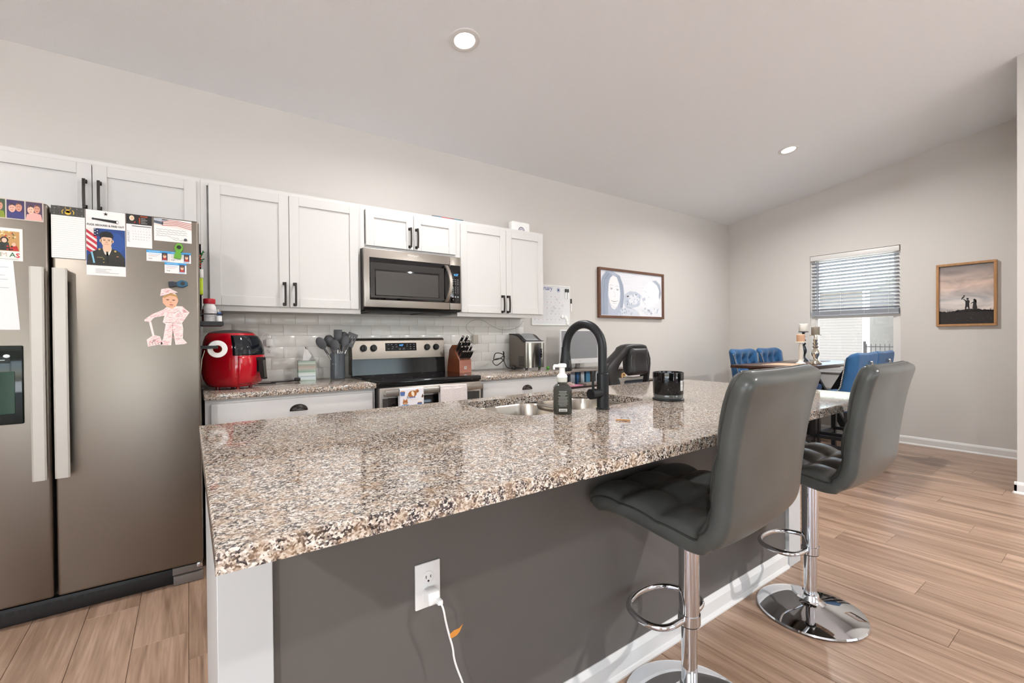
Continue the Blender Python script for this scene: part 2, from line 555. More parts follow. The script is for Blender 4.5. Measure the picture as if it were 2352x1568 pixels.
# ceiling: two slopes meeting at the ridge
t = .12
w = MB().prism([(X0 - .12, YW + .14, zc(YW + .14)), (X0 - .12, RIDGE, zc(RIDGE)), (X0 - .12, Y0 - .14, zc(Y0 - .14)),
                (X0 - .12, Y0 - .14, zc(Y0 - .14) + t), (X0 - .12, RIDGE, zc(RIDGE) + t), (X0 - .12, YW + .14, zc(YW + .14) + t)],
               (XR - X0 + .26, 0, 0))
struct('ceiling', w, CEIL)

# patio door and window behind the camera (they let the daylight in)
def glazing(name, x0, x1, z0, z1, n):
    d = bpy.data.objects.new(name, None); COL.objects.link(d); d['kind'] = 'structure'
    f = MB(); y0, y1 = Y0 - .09, Y0 - .03
    f.box((x0, y0, z0), (x1, y1, z0 + .06)).box((x0, y0, z1 - .06), (x1, y1, z1))
    for i in range(n + 1):
        xx = x0 + (x1 - x0 - .06) * i / n
        f.box((xx, y0, z0 + .06), (xx + .06, y1, z1 - .06))
    obj('frame', f, d, TRIM, smooth=0)
    for i in range(n):
        a = x0 + (x1 - x0 - .06) * i / n + .06; b = x0 + (x1 - x0 - .06) * (i + 1) / n
        obj('pane', MB().box((a, Y0 - .064, z0 + .06), (b, Y0 - .058, z1 - .06)), d, GLASS, smooth=0)
glazing('door_1', DX0, DX1, 0, DZ, 2)
glazing('window_2', QX0, QX1, QZ0, QZ1, 2)
d3 = bpy.data.objects.new('added_window_left', None); COL.objects.link(d3); d3['kind'] = 'structure'  # out-of-view window added to throw daylight onto the right wall
f = MB(); xa, xb = X0 - .09, X0 - .03
f.box((xa, LY0, LZ0), (xb, LY1, LZ0 + .06)).box((xa, LY0, LZ1 - .06), (xb, LY1, LZ1))
for yy in (LY0, (LY0 + LY1 - .06) / 2, LY1 - .06): f.box((xa, yy, LZ0 + .06), (xb, yy + .06, LZ1 - .06))
obj('frame', f, d3, TRIM, smooth=0)
for a, b2 in ((LY0 + .06, (LY0 + LY1 - .06) / 2), ((LY0 + LY1 + .06) / 2, LY1 - .06)):
    obj('pane', MB().box((X0 - .064, a, LZ0 + .06), (X0 - .058, b2, LZ1 - .06)), d3, GLASS, smooth=0)

# baseboards
def base_profile(mb, p, q, nrm, h=.088, th=.014):
    p, q, nrm = Vector(p), Vector(q), Vector(nrm)
    prof = [(0, 0), (th + .010, 0), (th + .010, .006), (th + .004, .016), (th, .018), (th, h - .022), (th - .006, h - .008), (.003, h), (0, h)]
    mb.loft([[p + nrm * a + Vector((0, 0, z)) for a, z in prof], [q + nrm * a + Vector((0, 0, z)) for a, z in prof]])
    return mb
struct('baseboard_right', base_profile(MB(), (XR, .56, 0), (XR, YW, 0), (-1, 0, 0)), TRIM)
struct('baseboard_back', base_profile(MB(), (2.66, YW, 0), (XR, YW, 0), (0, -1, 0)), TRIM)
b_ = base_profile(MB(), (5.04, Y0, 0), (5.04, .56 + .014, 0), (-1, 0, 0))
base_profile(b_, (5.04 - .014, .56, 0), (XR, .56, 0), (0, 1, 0))
struct('baseboard_hall', b_, TRIM)

# window in the right wall: vinyl frame, two sashes with panes, sill
win = bpy.data.objects.new('window_1', None); COL.objects.link(win); win['kind'] = 'structure'; win.location = (XR, WY0, WZ0); OFF[win.name] = Vector(win.location)
f = MB(); xa, xb = XR + .035, XR + .10
MID = 1.432
f.box((xa, WY0, WZ0 + .05), (xb, WY0 + .045, WZ1 - .045)).box((xa, WY1 - .045, WZ0 + .05), (xb, WY1, WZ1 - .045)).box((xa, WY0, WZ1 - .045), (xb, WY1, WZ1)).box((xa, WY0, WZ0), (xb, WY1, WZ0 + .05))
obj('window_frame', f, win, TRIM, smooth=0)
for (z0, z1, x) in ((WZ0 + .05, MID, XR + .045), (MID - .03, WZ1 - .045, XR + .072)):
    f = MB(); s = .03
    f.box((x, WY0 + .0452, z0 + s), (x + .025, WY0 + .045 + s, z1 - s)).box((x, WY1 - .045 - s, z0 + s), (x + .025, WY1 - .0452, z1 - s))
    f.box((x, WY0 + .0452, z0 + .0002), (x + .025, WY1 - .0452, z0 + s)).box((x, WY0 + .0452, z1 - s), (x + .025, WY1 - .0452, z1 - .0002))
    sa = obj('sash', f, win, TRIM, smooth=0)
    obj('pane', MB().box((x + .010, WY0 + .07, z0 + s), (x + .014, WY1 - .07, z1 - s)), sa, GLASS, smooth=0)
obj('window_sill', MB().box((XR - .02, WY0 - .02, WZ0 - .022), (XR + .04, WY1 + .02, WZ0), None, .004), win, TRIM)

# blind, raised halfway
bl = thing('window_blind', 'white slatted blind raised over the upper half of the window', 'blind', (XR + .012, WY0, 1.45))
BX = XR + .005
obj('head_rail', MB().box((BX - .018, WY0 + .008, 2.125), (BX + .05, WY1 - .008, 2.183), None, .004), bl, TRIM)
SLAT = mat('blind_slat_shaded', '#a3a7af', .45)  # white slats greyed so the colour carries their backlit shade
sl = MB(); sw = .05; a = math.radians(-23)
sl.box((-sw / 2, 0, -.0014), (sw / 2, WY1 - WY0 - .03, .0014), None, 0, X=Matrix.Rotation(-a, 4, 'Y'))
sme = bpy.data.meshes.new('slat'); sl.bm.to_mesh(sme); sl.bm.free(); sme.materials.append(SLAT)
NS = 15
for i in range(NS):
    o = bpy.data.objects.new('slat', sme); COL.objects.link(o); o.parent = bl
    o.location = Vector((BX + .022, WY0 + .015, 1.512 + i * .0412)) - OFF[bl.name]
flat_sl = bpy.data.meshes.new('slat_stacked'); s2 = MB().box((-sw / 2, 0, -.0016), (sw / 2, WY1 - WY0 - .03, .0016)); s2.bm.to_mesh(flat_sl); s2.bm.free(); flat_sl.materials.append(SLAT)
for i in range(9):
    o = bpy.data.objects.new('slat', flat_sl); COL.objects.link(o); o.parent = bl
    o.location = Vector((BX + .022, WY0 + .015, 1.452 + i * .0048)) - OFF[bl.name]
obj('bottom_rail', MB().box((BX - .004, WY0 + .014, 1.432), (BX + .048, WY1 - .014, 1.449), None, .003), bl, SLAT)
for fy in (.12, .37, .63, .88):
    yy = WY0 + (WY1 - WY0) * fy
    obj('cord', MB().cyl((BX - .003, yy, 1.44), (BX - .003, yy, 2.13), .0013, n=6).cyl((BX + .047, yy, 1.44), (BX + .047, yy, 2.13), .0013, n=6), bl, TRIM)
obj('tilt_wand', MB().cyl((BX - .012, WY1 - .085, 1.47), (BX - .012, WY1 - .085, 2.12), .004, n=8), bl, mat('clear_grey_plastic', '#8b9096', .3))

# backsplash tiles set on the back wall
wb = bpy.data.objects['wall_back']
SPX0, SPX1 = .052, 2.65
obj('grout', MB().box((SPX0, YW - .0045, .900), (SPX1, YW, 1.374)), wb, GROUT, smooth=0)
TP, TH = .1549, .0778
tile_me = {}
def tile(x0, x1, z0, z1):
    k = (round(x1 - x0, 3), round(z1 - z0, 3))
    if k[0] < .012: return
    if k not in tile_me:
        b = MB().box((.0009, -.0075, .0009), (k[0] - .0009, 0, k[1] - .0009), None, .0014, 2)
        me = bpy.data.meshes.new('tile'); b.bm.to_mesh(me); b.bm.free(); me.materials.append(TILE); me.shade_smooth(); me.set_sharp_from_angle(angle=.6); tile_me[k] = me
    o = bpy.data.objects.new('tile', tile_me[k]); COL.objects.link(o); o.parent = wb
    o.location = (x0, YW - .0005 + random.uniform(-.0002, .0002), z0)
for r in range(6):
    z0 = .9145 + r * TH; z1 = min(z0 + TH, 1.374)
    st = .4659 - 4 * TP + (0 if r % 2 else TP / 2)
    while st < SPX1:
        tile(max(st, SPX0), min(st + TP, SPX1), z0, z1); st += TP

# recessed ceiling lamps: flush with the sloping ceiling
LENS = mat('lamp_lens', '#ffffff', .5, emit='#fff6ea', estr=9.0)
def can(x, y, label, power):
    z = zc(y); sgn = -1 if y > RIDGE else 1
    tl = math.atan(SL) * sgn          # ceiling tilt about x
    t = thing('recessed_light', label, 'ceiling light', (x, y, z), 0, 'recessed ceiling lights', local=True)
    t.rotation_euler = (tl, 0, 0)
    obj('trim_ring', MB().lathe([(.060, -.001), (.063, -.006), (.082, -.0075), (.090, -.004), (.092, .0), (.060, .0)], None, n=48, caps=False), t, TRIM)
    obj('lens', MB().lathe([(.0605, -.0035), (.0605, -.0015)], None, n=40), t, LENS)
    L = bpy.data.lights.new('lamp_glow', 'AREA'); L.shape = 'DISK'; L.size = .12; L.energy = power; L.color = (1.0, .992, .98); L.spread = math.radians(165)
    lo = bpy.data.objects.new('lamp_glow', L); COL.objects.link(lo); lo.parent = t; lo.location = (0, 0, -.012)
    return t
can(1.365, 2.37, 'round recessed ceiling light above the microwave side, the larger in view', CAN_POWER)
can(4.835, 2.05, 'round recessed ceiling light above the dining table, the smaller in view', CAN_POWER * 1.8)
can(3.35, -1.75, 'round recessed ceiling light over the living room, towards the hall', CAN_POWER * 4.6)
can(-2.45, -1.75, 'round recessed ceiling light over the living room, towards the far left wall', CAN_POWER * 4.6)
can(-2.1, 2.37, 'round recessed ceiling light left of the refrigerator', CAN_POWER)

# ================================================================ OUTSIDE
LAWN = mat('lawn', '#8f8b80', .9, var=(3, .6, '#9c9789'))
gl = obj('lawn', MB().box((6.6, -30, -.62), (70, 60, -.5)), None, LAWN, smooth=0)
tag(gl, 'dry green lawn outside the window', 'lawn', kind='stuff')
gl2 = obj('patio', MB().box((-30, -30, -.30), (6.5, Y0 - .14, -.16)).box((-30, Y0 - .14, -.30), (X0 - .14, 20, -.16)), None, mat('concrete', '#d6d3ce', .85, var=(2, .4, '#c4c0ba')), smooth=0)
tag(gl2, 'pale concrete patio slab outside the glass door', 'patio')
SIDING = mat('beige_siding', '#7d766e', .6)
HTRIM = mat('house_white_trim', '#e9e8e4', .5)
ROOF = mat('house_shingle', '#a3a79c', .85, var=(6, .5, '#8f9489'))
def siding(mb, x, y0, y1, z0, z1, lap=.118):
    z = z0
    while z < z1 - .001:
        zt = min(z + lap, z1)
        mb.prism([(x, y0, z), (x - .016, y0, z), (x - .004, y0, zt), (x, y0, zt)], (0, y1 - y0, 0)); z += lap
HX = 22.0
def hs(v): return v      # plain metres
hA = thing('neighbour_house', 'beige sided house with white corner trim filling the lower window pane', 'house', (HX, 6.5, -.5))
obj('wall', MB().box((HX, 6.46, -.5), (HX + 4, 14, 3.0)), hA, SIDING, smooth=0)
m_ = MB(); siding(m_, HX, 6.6, 14, -.4, 3.0); so = obj('siding', m_, hA, SIDING, smooth=0, kind='stuff')
obj('corner_trim', MB().box((HX - .03, 6.40, -.5), (HX + .1, 6.60, 3.0)), hA, HTRIM, smooth=0)
obj('fascia', MB().box((HX - .45, 6.0, 2.98), (HX - .38, 14.2, 3.16)), hA, mat('gutter_green_grey', '#93a08e', .5), smooth=0)
obj('soffit', MB().box((HX - .40, 6.0, 2.98), (HX + .05, 14.2, 3.01)), hA, HTRIM, smooth=0)
m_ = MB().prism([(HX - .45, 6.0, 3.12), (HX + 4, 6.0, 4.35), (HX + 4, 6.0, 4.2), (HX - .3, 6.0, 3.02)], (0, 8.2, 0)); obj('roof', m_, hA, ROOF, smooth=0)
HB = 27.0
hB = thing('neighbour_house', 'farther tan house with two white windows seen beyond the black fence', 'house', (HB, 5, -.5))
obj('wall', MB().box((HB, 2.5, -.5), (HB + 5, 11, 2.9)), hB, SIDING, smooth=0)
m_ = MB(); siding(m_, HB, 2.5, 11, -.4, 2.9, .15); obj('siding', m_, hB, mat('tan_siding', '#837868', .6), smooth=0, kind='stuff')
for y in (6.55, 7.25):
    wv = obj('window', MB().box((HB - .05, y, .55), (HB, y + .42, 1.75), None), hB, HTRIM, smooth=0)
    obj('pane', MB().box((HB - .06, y + .10, 1.25), (HB - .05, y + .32, 1.6)), wv, mat('far_pane', '#9aa3a8', .2), smooth=0)
m_ = MB().prism([(HB - .4, 5.0, 2.75), (HB - .4, 7.0, 3.95), (HB - .4, 9.0, 2.75)], (5, 0, 0)); obj('gable', m_, hB, mat('gable_cream', '#e4e0d6', .6), smooth=0)
m_ = MB()
for s in (-1, 1):
    m_.prism([(HB - .5, 7, 4.02), (HB - .5, 7 + s * 2.35, 2.62), (HB - .5, 7 + s * 2.35, 2.44), (HB - .5, 7, 3.84)], (5.2, 0, 0))
obj('roof', m_, hB, mat('gutter_green_grey'), smooth=0)
fe = thing('metal_fence', 'black metal picket fence outside the window', 'fence', (17, 5, -.5))
FX = 17.0; FM = mat('fence_black', '#2a2522', .5)
for z in (-.25, .82): obj('rail', MB().box((FX - .015, 2.2, z), (FX + .015, 5.05, z + .03)), fe, FM, smooth=0)
pk = bpy.data.meshes.new('picket'); pb = MB().box((-.009, -.009, 0), (.009, .009, 1.42)); pb.bm.to_mesh(pk); pb.bm.free(); pk.materials.append(FM)
for i in range(26):
    o = bpy.data.objects.new('picket', pk); COL.objects.link(o); o.parent = fe; o.location = Vector((FX, 2.2 + i * .112, -.5)) - OFF[fe.name]
for y in (2.2, 5.05): obj('post', MB().box((FX - .03, y - .03, -.5), (FX + .03, y + .03, 1.0)), fe, FM, smooth=0)

# ================================================================ KITCHEN RUN
def bar_pull(mb, x, y, z0, z1):
    mb.box((x - .010, y - .004, z0), (x + .010, y, z0 + .020), None, .001, 1).box((x - .010, y - .004, z1 - .020), (x + .010, y, z1), None, .001, 1)
    mb.box((x - .006, y - .026, z0 + .003), (x + .006, y, z0 + .016), None, .001, 1).box((x - .006, y - .026, z1 - .016), (x + .006, y, z1 - .003), None, .001, 1)
    n = 8; L = z1 - z0 - .006
    rings = []
    for i in range(n + 1):
        t = i / n; yy = y - .026 - .006 * math.sin(pi * t); z = z0 + .003 + L * t
        rings.append([(x - .006, yy - .008, z), (x + .006, yy - .008, z), (x + .006, yy, z), (x - .006, yy, z)])
    mb.loft(rings)
    return mb
def cup_pull(mb, x, y, z, w=.098, h=.036, d=.026, X=None):
    def fn(u, v):
        a = pi * u; b = (pi / 2) * v       # u across, v from rim to crown
        return (x - w / 2 * math.cos(a) * math.cos(b * .0), y, z)
    rings = []
    for j in range(9):
        t = j / 8 * pi / 2                      # depth angle
        k = math.cos(t)
        ring = [Vector((x + w / 2 * k * math.cos(pi * i / 20), y - d * math.sin(t) , z + h * k * math.sin(pi * i / 20) + (1 - k) * h * .35)) for i in range(21)]
        rings.append(ring)
    mb.loft(rings, closed=False)
    mb.box((x - w / 2, y - .003, z - .003), (x + w / 2, y, z + .001), None, .001, 1)
    return mb
def shaker(x0, x1, z0, z1, yf, s=1, rail=.057, th=.019):
    """recessed-panel door; front face at yf, body towards s*y"""
    b = MB(); e = .0016
    y0, y1 = yf, yf + s * th
    b.box((x0, y0, z0), (x0 + rail, y1, z1), None, e, 1).box((x1 - rail, y0, z0), (x1, y1, z1), None, e, 1)
    b.box((x0 + rail, y0, z0), (x1 - rail, y1, z0 + rail), None, e, 1).box((x0 + rail, y0, z1 - rail), (x1 - rail, y1, z1), None, e, 1)
    b.box((x0 + rail - .006, yf + s * .009, z0 + rail - .006), (x1 - rail + .006, yf + s * .016, z1 - rail + .006))
    return b
def cab_body(x0, x1, y0, y1, z0, z1, stile=.03, holes=()):
    """carcass with a face frame"""
    b = MB()
    b.box((x0, y0 + .019, z0 + .012), (x1, y1, z1 - .002), None, .001, 1)
    b.box((x0, y0, z0), (x0 + stile, y0 + .0188, z1)).box((x1 - stile, y0, z0), (x1, y0 + .0188, z1))
    b.box((x0 + stile, y0, z0), (x1 - stile, y0 + .0188, z0 + .036)).box((x0 + stile, y0, z1 - .036), (x1 - stile, y0 + .0188, z1))
    return b
YF, YD, YB = 3.184, 3.165, 3.519      # face frame, door front, back
def wall_cab(name, label, x0, x1, z0, z1, doors, pz, cat='cabinet'):
    t = thing(name, label, cat, ((x0 + x1) / 2, YB, z0))
    obj('cabinet_body', cab_body(x0, x1, YF, YB, z0, z1), t, CAB)
    for (a, b, px) in doors:
        d = obj('door', shaker(a, b, pz[0], pz[1], YD), t, CAB)
        if px is not None: obj('handle', bar_pull(MB(), px, YD, pz[2], pz[2] + .15), d, BRONZE)
    return t
wall_cab('wall_cabinet', 'white two-door wall cabinet above the refrigerator', -.862, .0655, 1.756, 2.1375, [(-.845, -.396, -.4225), (-.393, .047, -.3665)], (1.775, 2.113, 1.878))
wall_cab('wall_cabinet', 'white two-door wall cabinet above the red air fryer and tissue box', .0665, .981, 1.373, 2.1375, [(.105, .5275, .499), (.5305, .964, .559)], (1.405, 2.113, 1.412))
wall_cab('wall_cabinet', 'short white two-door wall cabinet directly above the microwave', .982, 1.743, 1.830, 2.1375, [(1.018, 1.3725, 1.340), (1.3755, 1.724, 1.393)], (1.855, 2.111, 1.866))
wall_cab('wall_cabinet', 'white two-door wall cabinet above the ice maker, last before the bare wall', 1.744, 2.63, 1.373, 2.1375, [(1.772, 2.2075, 2.164), (2.2105, 2.612, 2.220)], (1.405, 2.111, 1.408))

# base cabinets and worktops
YBF = 2.900
def base_cab(label, x0, x1, dx, px):
    t = thing('base_cabinet', label, 'cabinet', ((x0 + x1) / 2, 3.2, 0))
    b = cab_body(x0, x1, YBF, YB, .10, .882)
    b.box((x0 + .005, YBF + .075, 0), (x1 - .005, YB - .01, .101))
    obj('cabinet_body', b, t, CAB)
    d = obj('drawer', MB().box((dx[0], YBF - .019, .70), (dx[1], YBF, .857), None, .0025, 2), t, CAB)
    obj('cup_pull', cup_pull(MB(), px, YBF - .019, .786), d, BRONZE)
    mid = (dx[0] + dx[1]) / 2
    for a, b2, hx in ((dx[0], mid - .0015, mid - .03), (mid + .0015, dx[1], mid + .03)):
        dd = obj('door', shaker(a, b2, .13, .68, YBF - .019), t, CAB)
        obj('handle', bar_pull(MB(), hx, YBF - .019, .52, .67), dd, BRONZE)
base_cab('white base cabinet with a wide drawer between refrigerator and range', .068, .977, (.094, .958), .522)
base_cab('white base cabinet with a drawer between range and desk', 1.750, 2.640, (1.79, 2.615), 2.204)
def worktop(label, x0, x1):
    obj('countertop', MB().box((x0, 2.8624, .8825), (x1, YW - .011, .914), None, .005, 2), None, GRANITE, base=((x0 + x1) / 2, 3.2, .8825), label=label, cat='countertop')
worktop('speckled granite worktop under the red air fryer and tissue box', .062, .979)
worktop('speckled granite worktop under the ice maker', 1.748, 2.662)

# ---------------------------------------------------------------- refrigerator
fr = thing('refrigerator', 'stainless side-by-side refrigerator covered with photos and notes', 'refrigerator', (-.407, 3.1, 0))
FSIDE = mat('fridge_side', '#56514d', .45, .3)
obj('fridge_body', MB().box((-.862, 2.815, .02), (.046, 3.46, 1.745), None, .006), fr, FSIDE)
def fdoor(name, x0, x1):
    return obj(name, MB().box((x0, 2.74, .092), (x1, 2.812, 1.79), None, .012, 3), fr, STEEL_FR)
fd = fdoor('door', -.4735, .050); zd = fdoor('freezer_door', -.863, -.4825)
obj('door_gasket', MB().box((-.855, 2.810, .11), (.042, 2.822, 1.77)), fr, BLACK)
def fhandle(par, x0, x1):
    b = MB(); rings = []
    n = 24; z0, z1 = .615, 1.512
    for i in range(n + 1):
        t = i / n; z = z0 + (z1 - z0) * t
        off = .050 + .004 * math.sin(pi * t)
        y0 = 2.741 - off
        rings.append([(x0, y0 + .004, z), (x0 + .006, y0, z), (x1 - .006, y0, z), (x1, y0 + .004, z), (x1 - .002, y0 + .022, z), (x0 + .002, y0 + .022, z)])
    b.loft(rings)
    for z in (z0, z1 - .05): b.box((x0 + .010, 2.705, z + .001), (x1 - .006, 2.742, z + .049))
    obj('handle', b, par, mat('handle_satin', '#bbb7b0', .5, .45), smooth=30)
fhandle(fd, -.4665, -.4195); fhandle(zd, -.535, -.4905)
# ice and water dispenser
b = MB().box((-.80, 2.731, .856), (-.563, 2.741, 1.183), None, .012, 3)
dp = obj('dispenser', b, zd, mat('dispenser_gloss', '#0d1714', .06))
b = MB().box((-.775, 2.7285, .90), (-.587, 2.7315, 1.075), None, .0014, 1)
obj('dispenser_recess', b, dp, mat('dispenser_recess', '#1c3a2c', .12))
b = MB().box((-.70, 2.7225, .91), (-.655, 2.729, 1.03), None, .004).box((-.72, 2.7245, 1.03), (-.63, 2.729, 1.07), None, .004)
obj('dispenser_lever', b, dp, mat('dispenser_lever', '#0b100f', .2))
ff = Flat((-.70, 2.7305, 1.11), (1, 0, 0), (0, 0, 1)); ff.rect(0, .0, .10, .028, '#101c19').up(); ff.rect(.06, .012, .085, .015, '#c9d6d6'); ff.ell(.09, .03, .01, .007, '#dfe6ea'); ff.rect(.02, .012, .05, .014, '#9fb0b0')
ff.done('display', dp)
# grille and feet
b = MB().box((-.862, 2.775, .004), (.046, 2.82, .078), None, .003)
for i in range(22): b.box((-.85 + i * .036, 2.7745, .045), (-.85 + i * .036 + .024, 2.776, .062), BLACK)
obj('toe_grille', b, fr, mat('grille_taupe', '#6b625b', .5))
obj('foot_cover', MB().box((-.072, 2.752, .002), (.048, 2.80, .045), None, .003).box((-.075, 2.758, .05), (.046, 2.80, .084), None, .003), fr, mat('grille_taupe'))
obj('hinge_bracket', MB().box((.022, 2.75, .068), (.046, 2.79, .09), None, .002), fr, CHROME)
obj('hinge_cover', MB().box((-.05, 2.80, 1.745), (.03, 2.88, 1.80), None, .006), fr, FSIDE)

# ---------------------------------------------------------------- range
rg = thing('range', 'stainless electric range with black glass cooktop', 'stove', (1.362, 3.15, 0))
RX0, RX1 = .9825, 1.7425
obj('range_body', MB().box((RX0, 2.87, .03), (RX1, 3.50, .900)).box((RX0 + .03, 2.90, 0), (RX1 - .03, 3.45, .04)), rg, mat('range_side', '#22201f', .4))
obj('cooktop', MB().box((RX0 - .002, 2.832, .893), (RX1 + .002, 3.435, .926), None, .006, 2), rg, mat('cooktop_black', '#0d0d0e', .10))
ct = obj('cooktop_glass', MB().box((RX0 + .012, 2.85, .9262), (RX1 - .012, 3.39, .9282)), rg, BLACK_GLASS)
for cx_, cy_, rr in ((1.17, 3.0, .10), (1.56, 3.0, .115), (1.17, 3.26, .08), (1.56, 3.26, .08)):
    ff = Flat((0, 0, .9284), (1, 0, 0), (0, 1, 0))
    for k in range(48):
        a0, a1 = 2 * pi * k / 48, 2 * pi * (k + 1) / 48
        ff.line([(cx_ + rr * math.cos(a0), cy_ + rr * math.sin(a0)), (cx_ + rr * math.cos(a1), cy_ + rr * math.sin(a1))], .0022, '#39393b')
    bmesh.ops.remove_doubles(ff.mb.bm, verts=ff.mb.bm.verts, dist=.0015)
    ff.done('burner_ring', ct)
bg = MB().prism([(RX0, 3.40, .926), (RX0, 3.425, .926), (RX0, 3.44, 1.045), (RX0, 3.41, 1.045), (RX0, 3.405, .985)], (RX1 - RX0, 0, 0), mat('cooktop_black'))
obj('backguard_base', bg, rg)
prof = [(3.405, 1.045), (3.418, 1.185), (3.428, 1.200), (3.445, 1.205), (3.50, 1.205), (3.50, .93), (3.44, .93), (3.44, 1.045)]
bgd = obj('backguard', MB().prism([(RX0, y, z) for y, z in prof], (RX1 - RX0, 0, 0), None, .002, seg=1), rg, STEEL_R)
tilt = math.atan2(.013, .14)
gu, gv = Vector((1, 0, 0)), Vector((0, math.sin(tilt), math.cos(tilt)))
gn = gu.cross(gv)
def gp(x, z, d=0): return Vector((x, 3.405, 1.045)) + gv * (z - 1.045) / math.cos(tilt) + gn * d
ff = Flat(gp(1.237, 1.104, .001), gu, gv); ff.rect(0, 0, .256, .062, mat('panel_black', '#0b0b0d', .12)).up()
ff.text('4:27', .113, .038, .019, mat('clock_blue', '#1a66c8', .4, emit='#58b4ff', estr=2.2))
for x, y in ((.02, .048), (.045, .048), (.08, .048), (.055, .03), (.085, .03), (.172, .048), (.20, .048), (.23, .048), (.20, .03), (.23, .03), (.172, .035), (.02, .016), (.05, .016), (.20, .014), (.23, .012)):
    ff.rect(x, y, x + .012, y + .0025, '#b9bcc2')
for x in (.11, .143): ff.line([(x, .01), (x + .014, .01), (x + .014, .02), (x, .02), (x, .01)], .0012, '#b9bcc2')
ff.done('control_display', bgd)
for x in (1.069, 1.146, 1.586, 1.665):
    c = gp(x, 1.129)
    kb = MB().cyl(c, c + gn * .006, .026, None, n=28).cyl(c + gn * .006, c + gn * .026, .0225, None, .019, n=28, bev=.002)
    Xk = Matrix.Translation(c) @ Matrix((gu, gv, gn)).transposed().to_4x4()
    kb.box((-.005, -.021, .020), (.005, .021, .033), None, .002, X=Xk)
    obj('knob', kb, bgd, BLACK)
    ff = Flat(c + gn * .0006, gu, gv); ff.rect(-.003, .030, .003, .033, '#3a3836'); ff.done('knob_mark', bgd)
od = obj('oven_door', MB().box((RX0 + .003, 2.828, .20), (RX1 - .003, 2.872, .884), None, .004), rg, STEEL)
obj('oven_window', MB().box((RX0 + .055, 2.8255, .33), (RX1 - .055, 2.830, .817), None, .002), od, BLACK_GLASS)
for xa_ in (RX0 + .02, RX1 - .056): obj('oven_side_trim', MB().box((xa_, 2.8265, .30), (xa_ + .036, 2.829, .815)), od, DARK)
hb = MB().box((RX0 + .022, 2.772, .834), (RX1 - .022, 2.786, .874), None, .004, 2)
for x in (RX0 + .024, RX1 - .06): hb.box((x, 2.784, .842), (x + .034, 2.83, .868), None, .002)
obj('handle', hb, od, STEEL)
obj('storage_drawer', MB().box((RX0 + .003, 2.832, .05), (RX1 - .003, 2.872, .19), None, .004), rg, STEEL)

# dish towels over the oven handle
def towel(name, label, x0, x1, zb, material, art=None, wave=.003):
    b = MB()
    yF, yB, zT = 2.7665, 2.7925, .8775
    path = [(yF - .004, zb), (yF - .003, zb + .05), (yF - .001, .80), (yF, .85), (yF, zT - .004), (yF + .004, zT), (yB - .003, zT), (yB, zT - .004), (yB, .85), (yB, .72)]
    n = 16
    def fn(u, v):
        i = v * (len(path) - 1); k = min(int(i), len(path) - 2); f_ = i - k
        y = path[k][0] * (1 - f_) + path[k + 1][0] * f_; z = path[k][1] * (1 - f_) + path[k + 1][1] * f_
        return Vector((x0 + (x1 - x0) * u, y - (wave * abs(math.sin(u * 7)) if y < 2.775 and z < .86 else 0), z))
    b.grid(fn, n, 36)
    o = obj(name, b, None, material, base=((x0 + x1) / 2, 2.78, zb), label=label, cat='towel')
    sm = o.modifiers.new('cloth', 'SOLIDIFY'); sm.thickness = .002; sm.offset = 0
    return o
tw = towel('dish_towel', 'white dish towel printed with cartoon puppies over the oven handle', 1.093, 1.258, .52, mat('towel_white', '#e8e6ea', .85), wave=.0)
ff = Flat((1.093, 2.7635, .72), (1, 0, 0), (0, -.006, 1))
def pup(a, b, s, c1, c2):
    ff.ell(a, b, .020 * s, .024 * s, c1); ff.ell(a, b + .034 * s, .017 * s, .015 * s, c1)
    ff.poly([(a - .015 * s, b + .042 * s), (a - .011 * s, b + .060 * s), (a - .004 * s, b + .047 * s)], c1); ff.poly([(a + .015 * s, b + .042 * s), (a + .011 * s, b + .060 * s), (a + .004 * s, b + .047 * s)], c1); ff.up()
    ff.ell(a, b + .028 * s, .008 * s, .006 * s, c2); ff.ell(a, b - .004 * s, .010 * s, .014 * s, '#5a6a8c'); ff.up()
    ff.ell(a, b + .030 * s, .003 * s, .0025 * s, '#2a1a14'); ff.ell(a - .006 * s, b + .037 * s, .002 * s, .002 * s, '#2a1a14'); ff.ell(a + .006 * s, b + .037 * s, .002 * s, .002 * s, '#2a1a14')
    ff.ell(a, b + .016 * s, .026 * s, .005 * s, '#7fa0cf'); ff.k = 0
pup(.036, .035, 1.0, '#b4713f', '#e7c49d')
for (a, b) in ((.018, .125), (.135, .048)):
    ff.poly([(a - .017, b + .012), (a + .017, b + .012), (a + .013, b - .012), (a - .013, b - .012)], '#3c5f9e'); ff.rect(a - .013, b + .012, a + .013, b + .017, '#c98c45'); ff.up()
    for k in range(3): ff.rect(a - .010 + k * .008, b - .010, a - .008 + k * .008, b + .010, '#7f9ccb')
    ff.k = 0
ff.ell(.085, .120, .030, .022, '#a8652f', rot=.2); ff.ell(.118, .137, .012, .011, '#b4713f'); ff.up(); ff.ell(.088, .122, .010, .018, '#f0dfc6', rot=.3); ff.ell(.122, .134, .004, .003, '#2a1a14')
for a in (.07, .085, .10): ff.ell(a, .098, .006, .004, '#4f73b6')
ff.line([(.058, .112), (.050, .103), (.052, .096), (.059, .097)], .003, '#3a2418'); ff.k = 0
ff.poly([(.146, .095), (.158, .118), (.163, .10), (.158, .092)], '#5b4434'); ff.ell(.09, .005, .016, .009, '#e3c34a'); ff.ell(.075, .001, .008, .006, '#7a4c26')
for k in range(9): ff.ell(.072 + k * .007, .082 + .003 * math.sin(k * 2), .0016, .0016, '#c8a25c')
ff.mb.bm.verts.ensure_lookup_table()
ff.done('puppy_print', tw)
